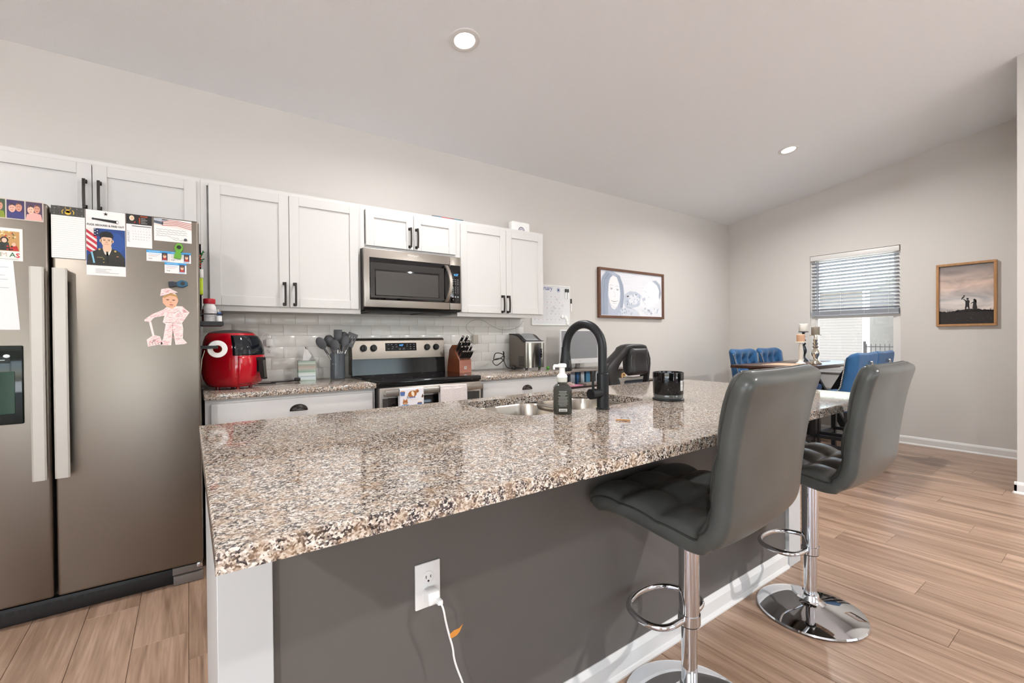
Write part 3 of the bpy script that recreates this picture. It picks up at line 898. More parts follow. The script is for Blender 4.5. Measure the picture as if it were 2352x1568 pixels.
towel('dish_towel', 'pale pink waffle-weave dish towel over the oven handle', 1.379, 1.585, .50, mat('towel_waffle', '#dcd2cf', .9, bump=((180, 180, 180), .9, .004)), wave=.005)

# ---------------------------------------------------------------- microwave
mw = thing('microwave', 'stainless over-the-range microwave with curved handle', 'microwave', (1.362, 3.3, 1.40))
MX0, MX1, MY = .984, 1.742, 3.112
obj('microwave_body', MB().box((MX0, MY + .03, 1.402), (MX1, YW - .012, 1.8285), None, .003), mw, DARK)
obj('vent_grille', MB().box((MX0 + .02, MY + .05, 1.392), (MX1 - .02, YW - .02, 1.403)).box((MX0 + .06, MY + .06, 1.386), (MX0 + .30, MY + .30, 1.393)).box((MX1 - .30, MY + .06, 1.386), (MX1 - .06, MY + .30, 1.393)), mw, mat('vent_dark', '#2c2a29', .5, .4))
obj('lower_trim', MB().prism([(MX0, MY + .006, 1.418), (MX0, MY + .03, 1.402), (MX0, MY + .06, 1.402), (MX0, MY + .06, 1.418)], (MX1 - MX0, 0, 0)), mw, BLACK)
XS = 1.640
md = obj('door', MB().box((MX0 + .001, MY, 1.419), (XS - .001, MY + .032, 1.827), None, .005), mw, STEEL)
obj('window_surround', MB().box((MX0 + .037, MY - .0015, 1.470), (XS + .004, MY + .004, 1.765), None, .006), md, BLACK_GLASS)
wf = MB(); sg = mat('mw_window', '#2e2b29', .16)
a0, a1, c0, c1 = 1.028, 1.592, 1.486, 1.730; b0, b1, d0, d1 = 1.066, 1.542, 1.505, 1.672
yo, yi = MY - .0022, MY + .0005
wf.loft([[(a0, yo, c0), (a1, yo, c0), (a1, yo, c1), (a0, yo, c1)], [(b0, yi - .0018, d0), (b1, yi - .0018, d0), (b1, yi - .0018, d1), (b0, yi - .0018, d1)]], sg, caps=(False, False))
wf.box((b0, MY - .0016, d0), (b1, MY - .0006, d1), mat('mw_mesh', '#3d3936', .2))
obj('door_window', wf, md, smooth=0)
ff = Flat((1.30, MY - .0005, 1.796), (1, 0, 0), (0, 0, 1)); ff.text('Whirlpool', 0, 0, .021, '#e4e0da', bold=.0004, width=.95); ff.line([(.005, -.002), (.03, -.007), (.07, -.003), (.088, .010)], .0016, '#d8d2ca')
ff.done('logo', md)
hr = []
for i in range(21):
    t = i / 20; z = 1.476 + .278 * t; y = MY - .012 - .034 * math.sin(pi * t) ** .7; x = 1.604 + .022 * math.sin(pi * t)
    hr.append([(x - .014, y, z), (x - .010, y - .008, z), (x + .012, y - .008, z), (x + .016, y, z), (x + .012, y + .006, z), (x - .010, y + .006, z)])
hb = MB().loft(hr); hb.box((1.595, MY - .016, 1.478), (1.617, MY + .001, 1.496)).box((1.595, MY - .016, 1.735), (1.617, MY + .001, 1.752))
obj('handle', hb, md, STEEL, smooth=50)
cp = obj('control_panel', MB().box((XS + .001, MY, 1.419), (MX1, MY + .032, 1.827), None, .005), mw, STEEL)
obj('panel_glass', MB().box((XS + .004, MY - .0016, 1.468), (MX1 - .008, MY + .004, 1.762), None, .005), cp, BLACK_GLASS)
ff = Flat((XS, MY - .0020, 1.468), (1, 0, 0), (0, 0, 1)); ff.rect(.022, .208, .078, .235, '#0a0d14').up(); ff.text('4:27', .036, .213, .021, mat('clock_blue'))
for r_ in range(3):
    for c_ in range(3): ff.rect(.022 + c_ * .021, .182 - r_ * .016, .022 + c_ * .021 + .012, .184 - r_ * .016, '#c4c6ca')
for r_ in range(4):
    for c_ in range(3): ff.ell(.028 + c_ * .021, .125 - r_ * .014, .0018, .0022, '#d8dade', n=8)
for c_ in range(3):
    ff.rect(.020 + c_ * .022, .045, .020 + c_ * .022 + .012, .056, '#8d9094')
ff.ell(.028, .028, .003, .003, '#c4c6ca', n=10); ff.ell(.068, .028, .0015, .002, '#c4c6ca', n=8)
ff.done('keypad', cp)

# ================================================================ THINGS ON THE REFRIGERATOR
FY = 2.7395
def sheet(name, label, cat, x0, x1, z0, z1, color='#eeeceb', th=.0012, group=None, curl=0.0):
    t = thing(name, label, cat, ((x0 + x1) / 2, FY, z0), 0, group)
    obj('sheet', MB().box((x0, FY - th, z0), (x1, FY - .0001, z1)), t, P(color))
    return t, Flat((x0, FY - th - .0002, z0), (1, 0, 0), (0, 0, 1))
# soldier portrait card
t, f = sheet('photo_card', 'tall white card with portrait of person in dark uniform and a cannon drawing', 'card', -.364, -.230, 1.494, 1.786)
W_ = .134
f.rect(.001, .045, W_ - .001, .212, '#1d3f7d'); f.up()
f.ell(.095, .150, .036, .048, '#24498c'); f.rect(.001, .110, .036, .212, '#e2dcd9'); f.up()
for k in range(4): f.poly([(.001, .205 - k * .026), (.036, .205 - k * .026 - .030), (.036, .191 - k * .026 - .030), (.001, .191 - k * .026)], '#b2283a')
f.rect(.026, .176, .046, .211, '#1c2b52'); f.up()
for k in range(5): f.ell(.030 + (k % 2) * .008, .183 + k * .006, .002, .002, '#e6e2e0', n=6)
f.poly([(.002, .045), (.132, .045), (.130, .085), (.112, .112), (.088, .124), (.052, .124), (.030, .112), (.006, .088)], '#2b2a25').up()
f.poly([(.055, .122), (.062, .105), (.070, .098), (.082, .108), (.086, .122), (.084, .140), (.056, .140)], '#d8b79d').up()
f.poly([(.055, .122), (.068, .098), (.086, .122), (.078, .096), (.070, .090), (.062, .098)], '#d9d6cf'); f.poly([(.067, .110), (.073, .110), (.077, .070), (.072, .050), (.067, .070)], '#17161a').up()
f.ell(.069, .158, .0195, .029, '#dcb69b'); f.ell(.0485, .157, .004, .007, '#d0a78c'); f.ell(.0895, .157, .004, .007, '#d0a78c').up()
f.poly([(.047, .170), (.045, .186), (.053, .197), (.070, .201), (.085, .196), (.092, .184), (.091, .170), (.080, .174), (.060, .174)], '#15151a')
for a in (.061, .077): f.ell(a, .160, .0042, .0018, '#4a3428'); f.rect(a - .006, .1645, a + .006, .166, '#6a4a36')
f.poly([(.067, .158), (.0645, .148), (.0735, .148), (.071, .158)], '#c79c82'); f.rect(.062, .1415, .076, .1432, '#a8665c')
f.line([(.018, .105), (.024, .070), (.026, .055)], .006, '#7db4cc'); f.ell(.044, .118, .004, .004, '#b99a55'); f.ell(.098, .113, .004, .004, '#b99a55'); f.rect(.102, .088, .110, .091, '#c48a5a'); f.rect(.036, .080, .056, .083, '#8a7a4a')
for z in (.060, .075): f.ell(.058, z, .0022, .0022, '#b99a55', n=8)
# star, cannon and slogan
f.poly([(.067 + (.0085 if k % 2 == 0 else .0035) * math.sin(k * pi / 5), .278 + (.0085 if k % 2 == 0 else .0035) * math.cos(k * pi / 5)) for k in range(10)], '#1a1a1c')
f.poly([(.026, .256), (.105, .253), (.105, .240), (.026, .249)], '#1a1a1c'); f.ell(.024, .2525, .004, .005, '#1a1a1c', n=10); f.ell(.106, .2465, .005, .008, '#1a1a1c').up(); f.ell(.1065, .2465, .0035, .006, '#efecea')
f.text('FUCK AROUND & FIND OUT', .067, .222, .0122, '#1a1a1c', 'CENTER', .0002, width=.80)
for k, (l0, l1) in enumerate(((.03, .085), (.03, .065), (.03, .078), (.03, .11))): f.rect(l0, .028 - k * .0055, l1, .0295 - k * .0055, '#9a9a9a')
f.done('card_print', t)
# notepad with plaid deer header
t, f = sheet('notepad', 'lined notepad with a dark plaid header and golden deer emblem', 'notepad', -.473, -.3665, 1.561, 1.785, th=.006)
f.rect(0, .184, .1065, .224, '#3d3b38').up()
for k in range(6): f.rect(.008 + k * .018, .184, .011 + k * .018, .224, '#4b4946')
for k in range(3): f.rect(0, .188 + k * .012, .1065, .190 + k * .012, '#4b4946')
f.up()
GOLD = '#c9a43c'
f.ell(.053, .198, .010, .009, GOLD); f.poly([(.046, .198), (.060, .198), (.058, .212), (.048, .212)], GOLD)
f.line([(.049, .211), (.044, .217), (.046, .222)], .0018, GOLD).line([(.057, .211), (.062, .217), (.060, .222)], .0018, GOLD)
f.line([(.036, .192), (.034, .203), (.039, .210)], .003, GOLD).line([(.070, .192), (.072, .203), (.067, .210)], .003, GOLD)
for a, z in ((.010, .192), (.012, .214), (.098, .190), (.096, .212), (.082, .218), (.024, .219)): f.ell(a, z, .0012, .0012, '#d9d3c4', n=6)
for k in range(20): f.rect(.004, .008 + k * .0088, .104, .0086 + k * .0088, '#a7a5a8')
for k in range(30): f.ell(.003, .006 + k * .006, .0009, .0009, '#4a4a4c', n=6)
f.done('pad_print', t)
# realtor style calendar
t, f = sheet('calendar_magnet', 'small monthly calendar magnet with a black photo header', 'calendar', -.2265, -.1335, 1.634, 1.786, '#e9e9ea')
f.rect(0, .107, .093, .152, '#1e1a1b').up()
f.ell(.020, .135, .009, .012, '#e8d9bd'); f.poly([(.004, .107), (.034, .107), (.030, .122), (.012, .124)], '#26201f').up(); f.ell(.021, .134, .0055, .008, '#dfb49a'); f.poly([(.026, .112), (.032, .122), (.034, .116)], '#b52a2a')
f.rect(.050, .146, .078, .148, '#c0562f'); f.rect(.052, .143, .076, .1445, '#c0562f')
for k in range(4): f.ell(.048, .136 - k * .007, .0025, .0025, '#e05a35', n=8); f.rect(.053, .1355 - k * .007, .070 + (k % 2) * .006, .1367 - k * .007, '#d5d2d0')
f.text('JANUARY', .011, .022, .0125, '#8a8d94', bold=.0) if False else None
vs, fs = text_polys('JANUARY', .0125)
i_ = f.mb.mi(P('#8a8d94')); V_ = [f.mb.bm.verts.new(f.pt(.0115 - y, .024 + x, f.k)) for x, y in vs]
for q in fs:
    fc = f.mb.bm.faces.new([V_[j] for j in q]); fc.material_index = i_
n_ = 1
for r_ in range(5):
    for c_ in range(7):
        if (r_ == 0 and c_ < 3) or n_ > 31: continue
        f.text(str(n_), .0215 + c_ * .0098, .086 - r_ * .0125, .0052, '#6b6e75'); n_ += 1
f.rect(.020, .0975, .090, .101, '#5a5d64')
f.done('calendar_print', t)
# handwritten note card with flag
t, f = sheet('note_card', 'handwritten note card with a faded flag banner along its top', 'card', -.126, .020, 1.675, 1.783)
f.poly([(0, .075), (.146, .062), (.146, .100), (0, .108)], '#e6d9d4').up()
for k in range(4): f.poly([(.03, .074 + k * .009), (.09, .079 + k * .007), (.146, .066 + k * .009), (.146, .070 + k * .009), (.09, .083 + k * .007), (.03, .078 + k * .009)], '#b57c78')
f.poly([(0, .084), (.034, .078), (.036, .092), (0, .097)], '#4f5763'); f.poly([(0, .098), (.03, .094), (.06, .104), (0, .108)], '#aab2bd').up()
for k in range(4):
    pts = [(.008 + j * .006, .056 - k * .010 + .0022 * math.sin(j * 2.3 + k * 1.7)) for j in range((20, 21, 21, 10)[k])]; f.line(pts, .0011, '#4a4a4c')
f.line([(.060 + j * .004, .020 + .0016 * math.sin(j * 2.1)) for j in range(10)], .001, '#4a4a4c'); f.line([(.072 + j * .005, .011 + .0028 * math.sin(j * 1.9)) for j in range(10)], .0012, '#4a4a4c')
f.done('handwriting', t)
tag(obj('round_magnet', MB().cyl((-.005, FY - .0015, 1.690), (-.005, FY - .008, 1.690), .0065, None, n=20, bev=.001), None, mat('magnet_dark', '#3d4045', .35), base=(-.005, FY, 1.684)), 'small dark round magnet on the handwritten note card', 'magnet')
# ID photo cards
def idcard(label, x0, z0, n=1, w=.085):
    t, f = sheet('photo_coupon', label, 'card', x0, x0 + w, z0, z0 + .052, group='blue headed photo coupons')
    f.rect(0, .040, w, .052, '#3f93cc').up(); f.rect(.008, .045, .05, .0475, '#9fd0ee')
    f.rect(w - .028, .008, w - .006, .044, '#3a3f55').up(); f.ell(w - .017, .027, .0065, .009, '#e0b090'); f.poly([(w - .026, .009), (w - .008, .009), (w - .010, .019), (w - .024, .019)], '#a8362e').up(); f.ell(w - .017, .0335, .0065, .004, '#7a5230')
    f.rect(.006, .033, w - .034, .0345, '#6aa6d6'); f.rect(.006, .027, w - .040, .0283, '#c98a88'); f.rect(.006, .022, w - .046, .0233, '#a9adb3'); f.text('4 oz', .008, .010, .007, '#2a2a2e', bold=.0002); f.rect(w - .030, .003, w - .006, .0055, '#5f9fd4')
    f.done('coupon_print', t)
idcard('blue headed photo coupon, left one of the pair under the green clip', -.155, 1.576)
idcard('blue headed photo coupon, right one of the pair under the green clip', -.0695, 1.576)
idcard('blue headed photo coupon hanging alone below the other two', -.088, 1.5235)
# clips
def clip(label, c, ang, col1, col2):
    t = thing('magnet_clip', label, 'magnet', (c[0], FY, c[1]), 0, None, local=True)
    X = Matrix.Rotation(ang, 4, 'Y')
    def pr(w0, w1, w2, z0, z1, d0, d1):
        zs = [z0 + (z1 - z0) * k / 10 for k in range(11)]
        wd = [w0 + (w1 - w0) * (k / 10) + w2 * math.sin(pi * k / 10) for k in range(11)]
        ring = [Vector((-a, 0, z)) for a, z in zip(wd, zs)] + [Vector((a, 0, z)) for a, z in zip(reversed(wd), reversed(zs))]
        return MB().loft([[X @ (p + Vector((0, d0, 0))) for p in ring], [X @ (p * 1.0 + Vector((0, (d0 + d1) / 2, 0))) for p in ring], [X @ (Vector((p.x * .86, d1, p.z * .95))) for p in ring]])
    obj('clip_jaw', pr(.010, .008, .009, -.002, .042, -.0005, -.016), t, col1)
    obj('clip_grip', pr(.013, .009, .003, -.034, -.001, -.0005, -.018), t, col2)
    obj('clip_spring', MB().cyl(X @ Vector((0, -.0155, .022)), X @ Vector((0, -.0185, .022)), .009, None, n=20), t, BLACK)
clip('green plastic magnetic clip holding the photo coupons', (-.034, 1.628), math.radians(8), mat('green_plastic', '#5f9e2a', .4), mat('green_plastic'))
clip('navy and teal magnetic clip above the paper cutout child', (-.040, 1.472), math.radians(84), mat('teal_plastic', '#14506f', .4), mat('navy_plastic', '#1d2230', .4))
# coloured paper cutout
boy = [(-.102, 1.445), (-.073, 1.452), (-.038, 1.432), (-.051, 1.429), (-.043, 1.419), (-.037, 1.392), (-.046, 1.365), (-.022, 1.365), (.007, 1.336), (-.023, 1.284), (-.019, 1.257), (-.021, 1.208), (-.004, 1.186), (-.015, 1.181), (-.05, 1.178), (-.054, 1.208), (-.06, 1.259), (-.067, 1.176), (-.11, 1.177), (-.097, 1.209), (-.087, 1.278), (-.098, 1.286), (-.091, 1.318), (-.129, 1.309), (-.142, 1.293), (-.13, 1.225), (-.109, 1.219), (-.099, 1.182), (-.155, 1.171), (-.159, 1.204), (-.138, 1.222), (-.15, 1.288), (-.166, 1.29), (-.166, 1.298), (-.137, 1.325), (-.095, 1.347), (-.082, 1.361), (-.097, 1.379), (-.098, 1.405), (-.09, 1.414), (-.107, 1.41)]
t = thing('paper_cutout', 'crayon coloured paper cutout child with photo face and shovel', 'paper cutout', (-.08, FY, 1.171))
obj('cutout_sheet', MB().prism([(x, FY - .0012, z) for x, z in boy], (0, .0011, 0)), t, P('#f0dfdc'))
f = Flat((0, FY - .0014, 0), (1, 0, 0), (0, 0, 1))
random.seed(3)
def inside(x, z):
    c = False; j = len(boy) - 1
    for i in range(len(boy)):
        xi, zi = boy[i]; xj, zj = boy[j]
        if (zi > z) != (zj > z) and x < (xj - xi) * (z - zi) / (zj - zi) + xi: c = not c
        j = i
    return c
for k in range(1100):
    x, z = random.uniform(-.165, .006), random.uniform(1.172, 1.45)
    a = random.uniform(.2, .9) if random.random() < .6 else random.uniform(-.3, .3)
    L = random.uniform(.006, .016); dx, dz = L * math.cos(a), L * math.sin(a)
    if inside(x, z) and inside(x + dx, z + dz) and not (-.1 < x < -.036 and 1.352 < z < 1.425): f.line([(x, z), (x + dx, z + dz)], .0011, random.choice(['#e2989c', '#e8aeb0', '#d98488']))
f.up()
f.poly([(-.066, 1.428), (-.043, 1.419), (-.037, 1.392), (-.046, 1.365), (-.061, 1.351), (-.082, 1.361), (-.097, 1.379), (-.098, 1.405)], '#dba98c').up()
f.poly([(-.098, 1.405), (-.090, 1.414), (-.066, 1.428), (-.043, 1.419), (-.037, 1.400), (-.048, 1.412), (-.070, 1.416), (-.090, 1.404)], '#b58a55')
f.ell(-.078, 1.395, .006, .0024, '#5a4030'); f.ell(-.055, 1.394, .006, .0024, '#5a4030'); f.ell(-.066, 1.383, .004, .0035, '#c98e72'); f.ell(-.064, 1.371, .008, .0028, '#a8574f')
f.line([(-.107, 1.41), (-.051, 1.431)], .0012, '#7a4a4a'); f.line([(-.082, 1.361), (-.046, 1.365)], .0010, '#5a4a4a'); f.line([(-.098, 1.286), (-.023, 1.284)], .001, '#6a5555'); f.line([(-.135, 1.205), (-.137, 1.19), (-.128, 1.205), (-.13, 1.19)], .0012, '#4a3a3a')
for k in range(5): f.line([(-.150 + k * .011, 1.190), (-.147 + k * .011, 1.178)], .0012, '#4a3a3a')
f.line([(-.060, 1.259), (-.061, 1.284)], .001, '#6a5555'); f.line([(-.021, 1.208), (-.05, 1.206)], .001, '#6a5555'); f.line([(-.054, 1.33), (-.035, 1.345), (-.024, 1.325), (-.04, 1.315)], .001, '#6a5555')
f.done('crayon_print', t)
# left door: photo strip, Christmas card, letter
t, f = sheet('photo_strip', 'magnetic photo strip of smiling couples along the top of the freezer door', 'photo', -.70, -.4965, 1.708, 1.792, '#cfc4b8')
def portrait(a0, a1, bgc, sk, sh):
    f.rect(a0, .004, a1, .080, bgc, layer=1)
    w_ = a1 - a0
    f.poly([(a0, .004), (a1, .004), (a1 - .004, .030), (a0 + w_ * .5, .036), (a0 + .003, .026)], sh, layer=2)
    f.ell(a0 + w_ * .30, .046, w_ * .20, .017, sk, layer=3); f.ell(a0 + w_ * .68, .052, w_ * .19, .018, '#c98f7a', layer=3)
    f.poly([(a0 + w_ * .10, .052), (a0 + w_ * .30, .067), (a0 + w_ * .50, .056), (a0 + w_ * .30, .060)], '#3a2620', layer=4); f.poly([(a0 + w_ * .5, .058), (a0 + w_ * .68, .074), (a0 + w_ * .86, .060), (a0 + w_ * .68, .066)], '#5a3d30', layer=4)
    for q in (.24, .36): f.ell(a0 + w_ * q, .048, .0018, .0012, '#3a2620', n=8, layer=4)
    for q in (.62, .75): f.ell(a0 + w_ * q, .054, .0018, .0012, '#3a2620', n=8, layer=4)
    f.ell(a0 + w_ * .3, .038, .004, .0012, '#a04a48', n=8, layer=4); f.ell(a0 + w_ * .68, .043, .004, .0012, '#8a4a42', n=8, layer=4)
portrait(.151, .200, '#4a3a52', '#e4b6a0', '#dca39b'); portrait(.096, .147, '#3c2f57', '#d9a896', '#3a3a72'); portrait(.041, .092, '#40503a', '#d9a896', '#7f8d2c'); portrait(.003, .037, '#5a4a42', '#d9a896', '#2f3f6a')
f.done('strip_print', t)
t, f = sheet('christmas_card', 'Christmas photo card with family in front of a tree on the freezer door', 'card', -.690, -.5595, 1.535, 1.670, '#efece8')
f.rect(.012, .040, .121, .122, '#b98f58', layer=1)
for k in range(40): f.ell(random.uniform(.02, .115), random.uniform(.085, .120), .0028, .0028, random.choice(['#e8cf8c', '#8c5a2c', '#c23a2c', '#f2e6c4', '#4f6a3a']), n=7, layer=2)
for x, y, s, hc, bc in ((.078, .085, 1.0, '#2a1d1a', '#26302a'), (.105, .070, .8, '#b98a5a', '#b3262a'), (.040, .088, 1.05, '#3a2a22', '#8c1f24')):
    f.poly([(x - .017 * s, .042), (x + .017 * s, .042), (x + .012 * s, y - .010), (x - .012 * s, y - .010)], bc, layer=3); f.ell(x, y, .0115 * s, .013 * s, hc, layer=3); f.ell(x, y - .002, .0075 * s, .0095 * s, '#e2b8a0', layer=4)
for k in range(16): f.rect(.024 + (k % 8) * .012, .044 + (k // 8) * .012, .030 + (k % 8) * .012, .050 + (k // 8) * .012, '#b3262a' if k % 2 else '#1f2420', layer=4)
f.text('XM', .030, .016, .026, '#7f9a86', layer=1); f.text('A', .092, .016, .026, '#2f6a48', layer=1, bold=.0004); f.text('S', .110, .014, .026, '#c8322f', layer=1, bold=.0008); f.text('M', .066, .016, .026, '#c9b7a8', layer=1)
f.rect(.060, .006, .118, .0075, '#8a8a8c', layer=1)
f.done('card_print', t)
t = thing('letter', 'white printed letter hanging below the Christmas card on the freezer door', 'paper', (-.66, FY, 1.249))
obj('sheet', MB().prism([(-.74, FY - .0012, 1.249), (-.571, FY - .0012, 1.249), (-.588, FY - .0012, 1.535), (-.757, FY - .0012, 1.535)], (0, .0011, 0)), t, P('#ecebed'), smooth=0)
f = Flat((-.757, FY - .0014, 1.249), (1, 0, 0), (0, 0, 1))
for k, L in enumerate((.06, .02, .05, .058, .0, .06)):
    f.rect(.095, .258 - k * .017, .095 + L, .2597 - k * .017, '#a9a9ac')
f.done('letter_print', t)

# ================================================================ RACK ON THE REFRIGERATOR SIDE
FXS = .0465
rk = thing('magnetic_rack', 'black metal magnetic rack on the refrigerator side', 'rack', (FXS, 2.95, 1.10))
obj('back_plate', MB().box((FXS, 2.86, 1.02), (FXS + .004, 3.07, 1.40), None, .001), rk, BLACK_MAT)
b = MB().box((FXS, 2.85, 1.276), (.155, 3.08, 1.280)).box((.151, 2.854, 1.2801), (.155, 3.076, 1.298)).box((FXS, 2.85, 1.2801), (.155, 2.8539, 1.298)).box((FXS, 3.0761, 1.2801), (.155, 3.08, 1.298))
obj('shelf', b, rk, BLACK_MAT, smooth=0)
obj('guard_rail', MB().box((FXS, 2.85, 1.333), (.153, 2.855, 1.339)).box((.148, 2.8551, 1.333), (.153, 3.0749, 1.339)).box((FXS, 3.075, 1.333), (.153, 3.08, 1.339)), rk, BLACK_MAT, smooth=0)
obj('roll_arm', MB().box((FXS, 2.858, 1.154), (.128, 2.866, 1.170)).cyl((.124, 2.862, 1.162), (.124, 3.02, 1.162), .006, n=12), rk, BLACK_MAT)
roll = thing('paper_roll', 'white paper roll hanging on the rack arm before the red air fryer', 'paper roll', (.127, 2.93, 1.110))
obj('paper', MB().lathe([(.021, 0), (.044, 0), (.046, .004), (.046, .086), (.044, .09), (.021, .09), (.021, 0)], None, n=40, caps=False, X=Matrix.Translation((.127, 2.876, 1.151)) @ Matrix.Rotation(-pi / 2, 4, 'X')), roll, PAPER)
obj('core', MB().lathe([(.0195, .001), (.0212, .001), (.0212, .089), (.0195, .089), (.0195, .001)], None, n=32, caps=False, X=Matrix.Translation((.127, 2.876, 1.151)) @ Matrix.Rotation(-pi / 2, 4, 'X')), roll, mat('cardboard', '#a8835a', .8))
bt = thing('vitamin_bottle', 'clear bottle with red cap and white label on the rack shelf', 'bottle', (.094, 2.90, 1.28))
obj('bottle_body', MB().lathe([(.026, 0), (.031, .004), (.032, .08), (.030, .096), (.024, .108), (.022, .114)], None, (.094, 2.905, 1.2805)), bt, mat('cloudy_plastic', '#d6d3d2', .2))
obj('label_wrap', MB().lathe([(.0325, .012), (.0325, .082)], None, (.094, 2.905, 1.2805), caps=False), bt, mat('bottle_label', '#dfdcdc', .5, var=((60, 60, 160), .5, '#8f8a90')))
obj('label_side', MB().grid(lambda u, v: Vector((.094 + .0329 * math.cos(pi * (.86 + .35 * u)), 2.905 + .0329 * math.sin(pi * (.86 + .35 * u)), 1.2925 + .07 * v)), 8, 1), bt, P('#5e1418'))
obj('cap', MB().lathe([(.0265, .112), (.0275, .114), (.0275, .136), (.025, .139)], None, (.094, 2.905, 1.2805)), bt, mat('red_cap', '#b01c2c', .4))
bt = thing('pill_bottle', 'small white bottle with a dark blue cap on the rack shelf', 'bottle', (.137, 2.92, 1.28))
obj('bottle_body', MB().lathe([(.011, 0), (.012, .003), (.012, .045), (.009, .052)], None, (.1365, 2.875, 1.2805), n=20), bt, WHITE_PL)
obj('cap', MB().lathe([(.0105, .046), (.0105, .064), (.009, .066)], None, (.1365, 2.875, 1.2805), n=20), bt, mat('blue_cap', '#17427e', .4))
bt = thing('plastic_cup', 'clear cup with purple print at the rack shelf end', 'cup', (.137, 3.0, 1.28))
obj('cup_wall', MB().lathe([(.0125, 0), (.0125, .002), (.016, .085), (.0155, .085), (.012, .003)], None, (.1325, 2.925, 1.2805), n=20, caps=False), bt, CLEAR)
obj('cup_print', MB().lathe([(.0138, .02), (.0150, .055)], None, (.1325, 2.925, 1.2805), n=20, caps=False), bt, mat('purple_print', '#8a7fb5', .5))
# things clipped above the rack
t = thing('magnetic_pouch', 'lime green holder on the refrigerator side above the rack', 'holder', (.055, 2.85, 1.44))
obj('pouch', MB().box((FXS, 2.83, 1.435), (.066, 2.88, 1.545), None, .004), t, mat('lime_plastic', '#b9cf1c', .4))
obj('pouch_tab', MB().box((.052, 2.825, 1.52), (.068, 2.835, 1.565), None, .002), t, WHITE_PL)
t = thing('holiday_sprig', 'green and red holiday sprig ornament stuck to the refrigerator side', 'ornament', (.055, 2.86, 1.57))
for k in range(6):
    a = -.5 + k * .33
    obj('leaf', MB().loft([[(FXS + .003, 2.86, 1.585 + .011 * k), (FXS + .006, 2.866, 1.585 + .011 * k), (FXS + .003, 2.866, 1.591 + .011 * k)], [(FXS + .014 + .006 * (k % 3), 2.85, 1.597 + .012 * k), (FXS + .017 + .006 * (k % 3), 2.853, 1.597 + .012 * k), (FXS + .014 + .006 * (k % 3), 2.853, 1.601 + .012 * k)]]), t, mat('sprig_green', '#2c7a3c', .5))
for k in range(5): obj('berry', MB().sph((FXS + .007 + .003 * (k % 2), 2.852, 1.580 + k * .014), .005, n=10), t, mat('berry_red', '#b5261f', .35))
obj('sprig_stem', MB().tube([(FXS + .004, 2.856, 1.570), (FXS + .008, 2.856, 1.61), (FXS + .022, 2.853, 1.665)], .0022, n=6), t, mat('sprig_green'))
t = obj('bent_pamphlet', MB().prism([(FXS + .001, 2.845, 1.00), (FXS + .003, 2.845, 1.0), (FXS + .012, 2.845, 1.10), (FXS + .024, 2.845, 1.145), (FXS + .022, 2.845, 1.145), (FXS + .009, 2.845, 1.10)], (0, .05, 0)), None, P('#cfcbb2'), base=(FXS, 2.86, 1.0))
tag(t, 'pale curled paper slip below the roll arm of the rack', 'paper')

# ================================================================ THINGS ON THE BACK COUNTER
CZ = .9142
# air fryer: rounded square body turned towards the range
af = thing('air_fryer', 'glossy red air fryer with dark window beside the refrigerator', 'air fryer', (.222, 3.17, CZ), math.radians(-38), local=True)
LEV = [(.012, .100), (.016, .112), (.03, .126), (.06, .139), (.10, .146), (.15, .147), (.20, .144), (.24, .141), (.275, .134), (.305, .122), (.325, .106), (.337, .082), (.343, .03)]
def afr(z):
    for (z0, r0), (z1, r1) in zip(LEV, LEV[1:]):
        if z0 <= z <= z1: t = (z - z0) / (z1 - z0); return r0 + (r1 - r0) * t
    return LEV[0][1] if z < LEV[0][0] else LEV[-1][1]
def afp(a, z, off=0.0):
    e = 3.0; c, s = math.cos(a), math.sin(a)
    k = (abs(c) ** e + abs(s) ** e) ** (-1 / e)
    r = afr(z) * k + off
    tip = .028 * max(0, (z - .22) / .12) ** 1.5          # crown leans back
    return Vector((r * c - tip * .6, r * s, z))
def dense(z0, z1, n): return [z0 + (z1 - z0) * k / n for k in range(n + 1)]
zs = [.012, .016, .03, .045, .06, .08, .10, .125, .15, .175, .20, .22, .24, .258, .275, .29, .305, .317, .325, .333, .338, .341, .343]
obj('body', MB().loft([[afp(2 * pi * k / 56, z) for k in range(56)] for z in zs], RED), af)
def patch(a0, a1, z0, z1, off, nu=20, nv=14): return MB().grid(lambda u, v: afp(a0 + (a1 - a0) * u, z0 + (z1 - z0) * v, off), nu, nv)
wdw = obj('window', patch(-1.02, 1.02, .196, .312, .0022), af, mat('fryer_window', '#10161d', .06, spec=.7)); s_ = wdw.modifiers.new('s', 'SOLIDIFY'); s_.thickness = .003
tp = obj('control_top', MB().loft([[afp(2 * pi * k / 40, z, .0015) for k in range(40)] for z in (.3255, .333, .338, .341, .3445)]), af, mat('fryer_top', '#4a4746', .3))
dr = obj('basket_drawer', patch(-.86, .86, .028, .190, .0025), af, RED); s_ = dr.modifiers.new('s', 'SOLIDIFY'); s_.thickness = .003
hb = MB().box((.140, -.020, .165), (.168, .020, .182), BLACK, .004).loft([[(.160, -.021, .182), (.180, -.021, .180), (.180, .021, .180), (.160, .021, .182)], [(.166, -.020, .10), (.186, -.020, .10), (.186, .020, .10), (.166, .020, .10)], [(.174, -.018, .055), (.192, -.018, .052), (.192, .018, .052), (.174, .018, .055)]], BLACK)
hb.box((.1405, -.016, .095), (.150, .016, .165), BLACK, .003)
hd = obj('handle', hb, dr)
obj('handle_plate', MB().loft([[(.1835, -.013, .165), (.1845, -.013, .165), (.1845, .013, .165), (.1835, .013, .165)], [(.1925, -.013, .062), (.1935, -.013, .062), (.1935, .013, .062), (.1925, .013, .062)]]), hd, STEEL)
for a in (.8, 2.3, 3.9, 5.5): obj('foot', MB().cyl((.085 * math.cos(a), .085 * math.sin(a), 0), (.085 * math.cos(a), .085 * math.sin(a), .016), .010, n=14), af, RED)
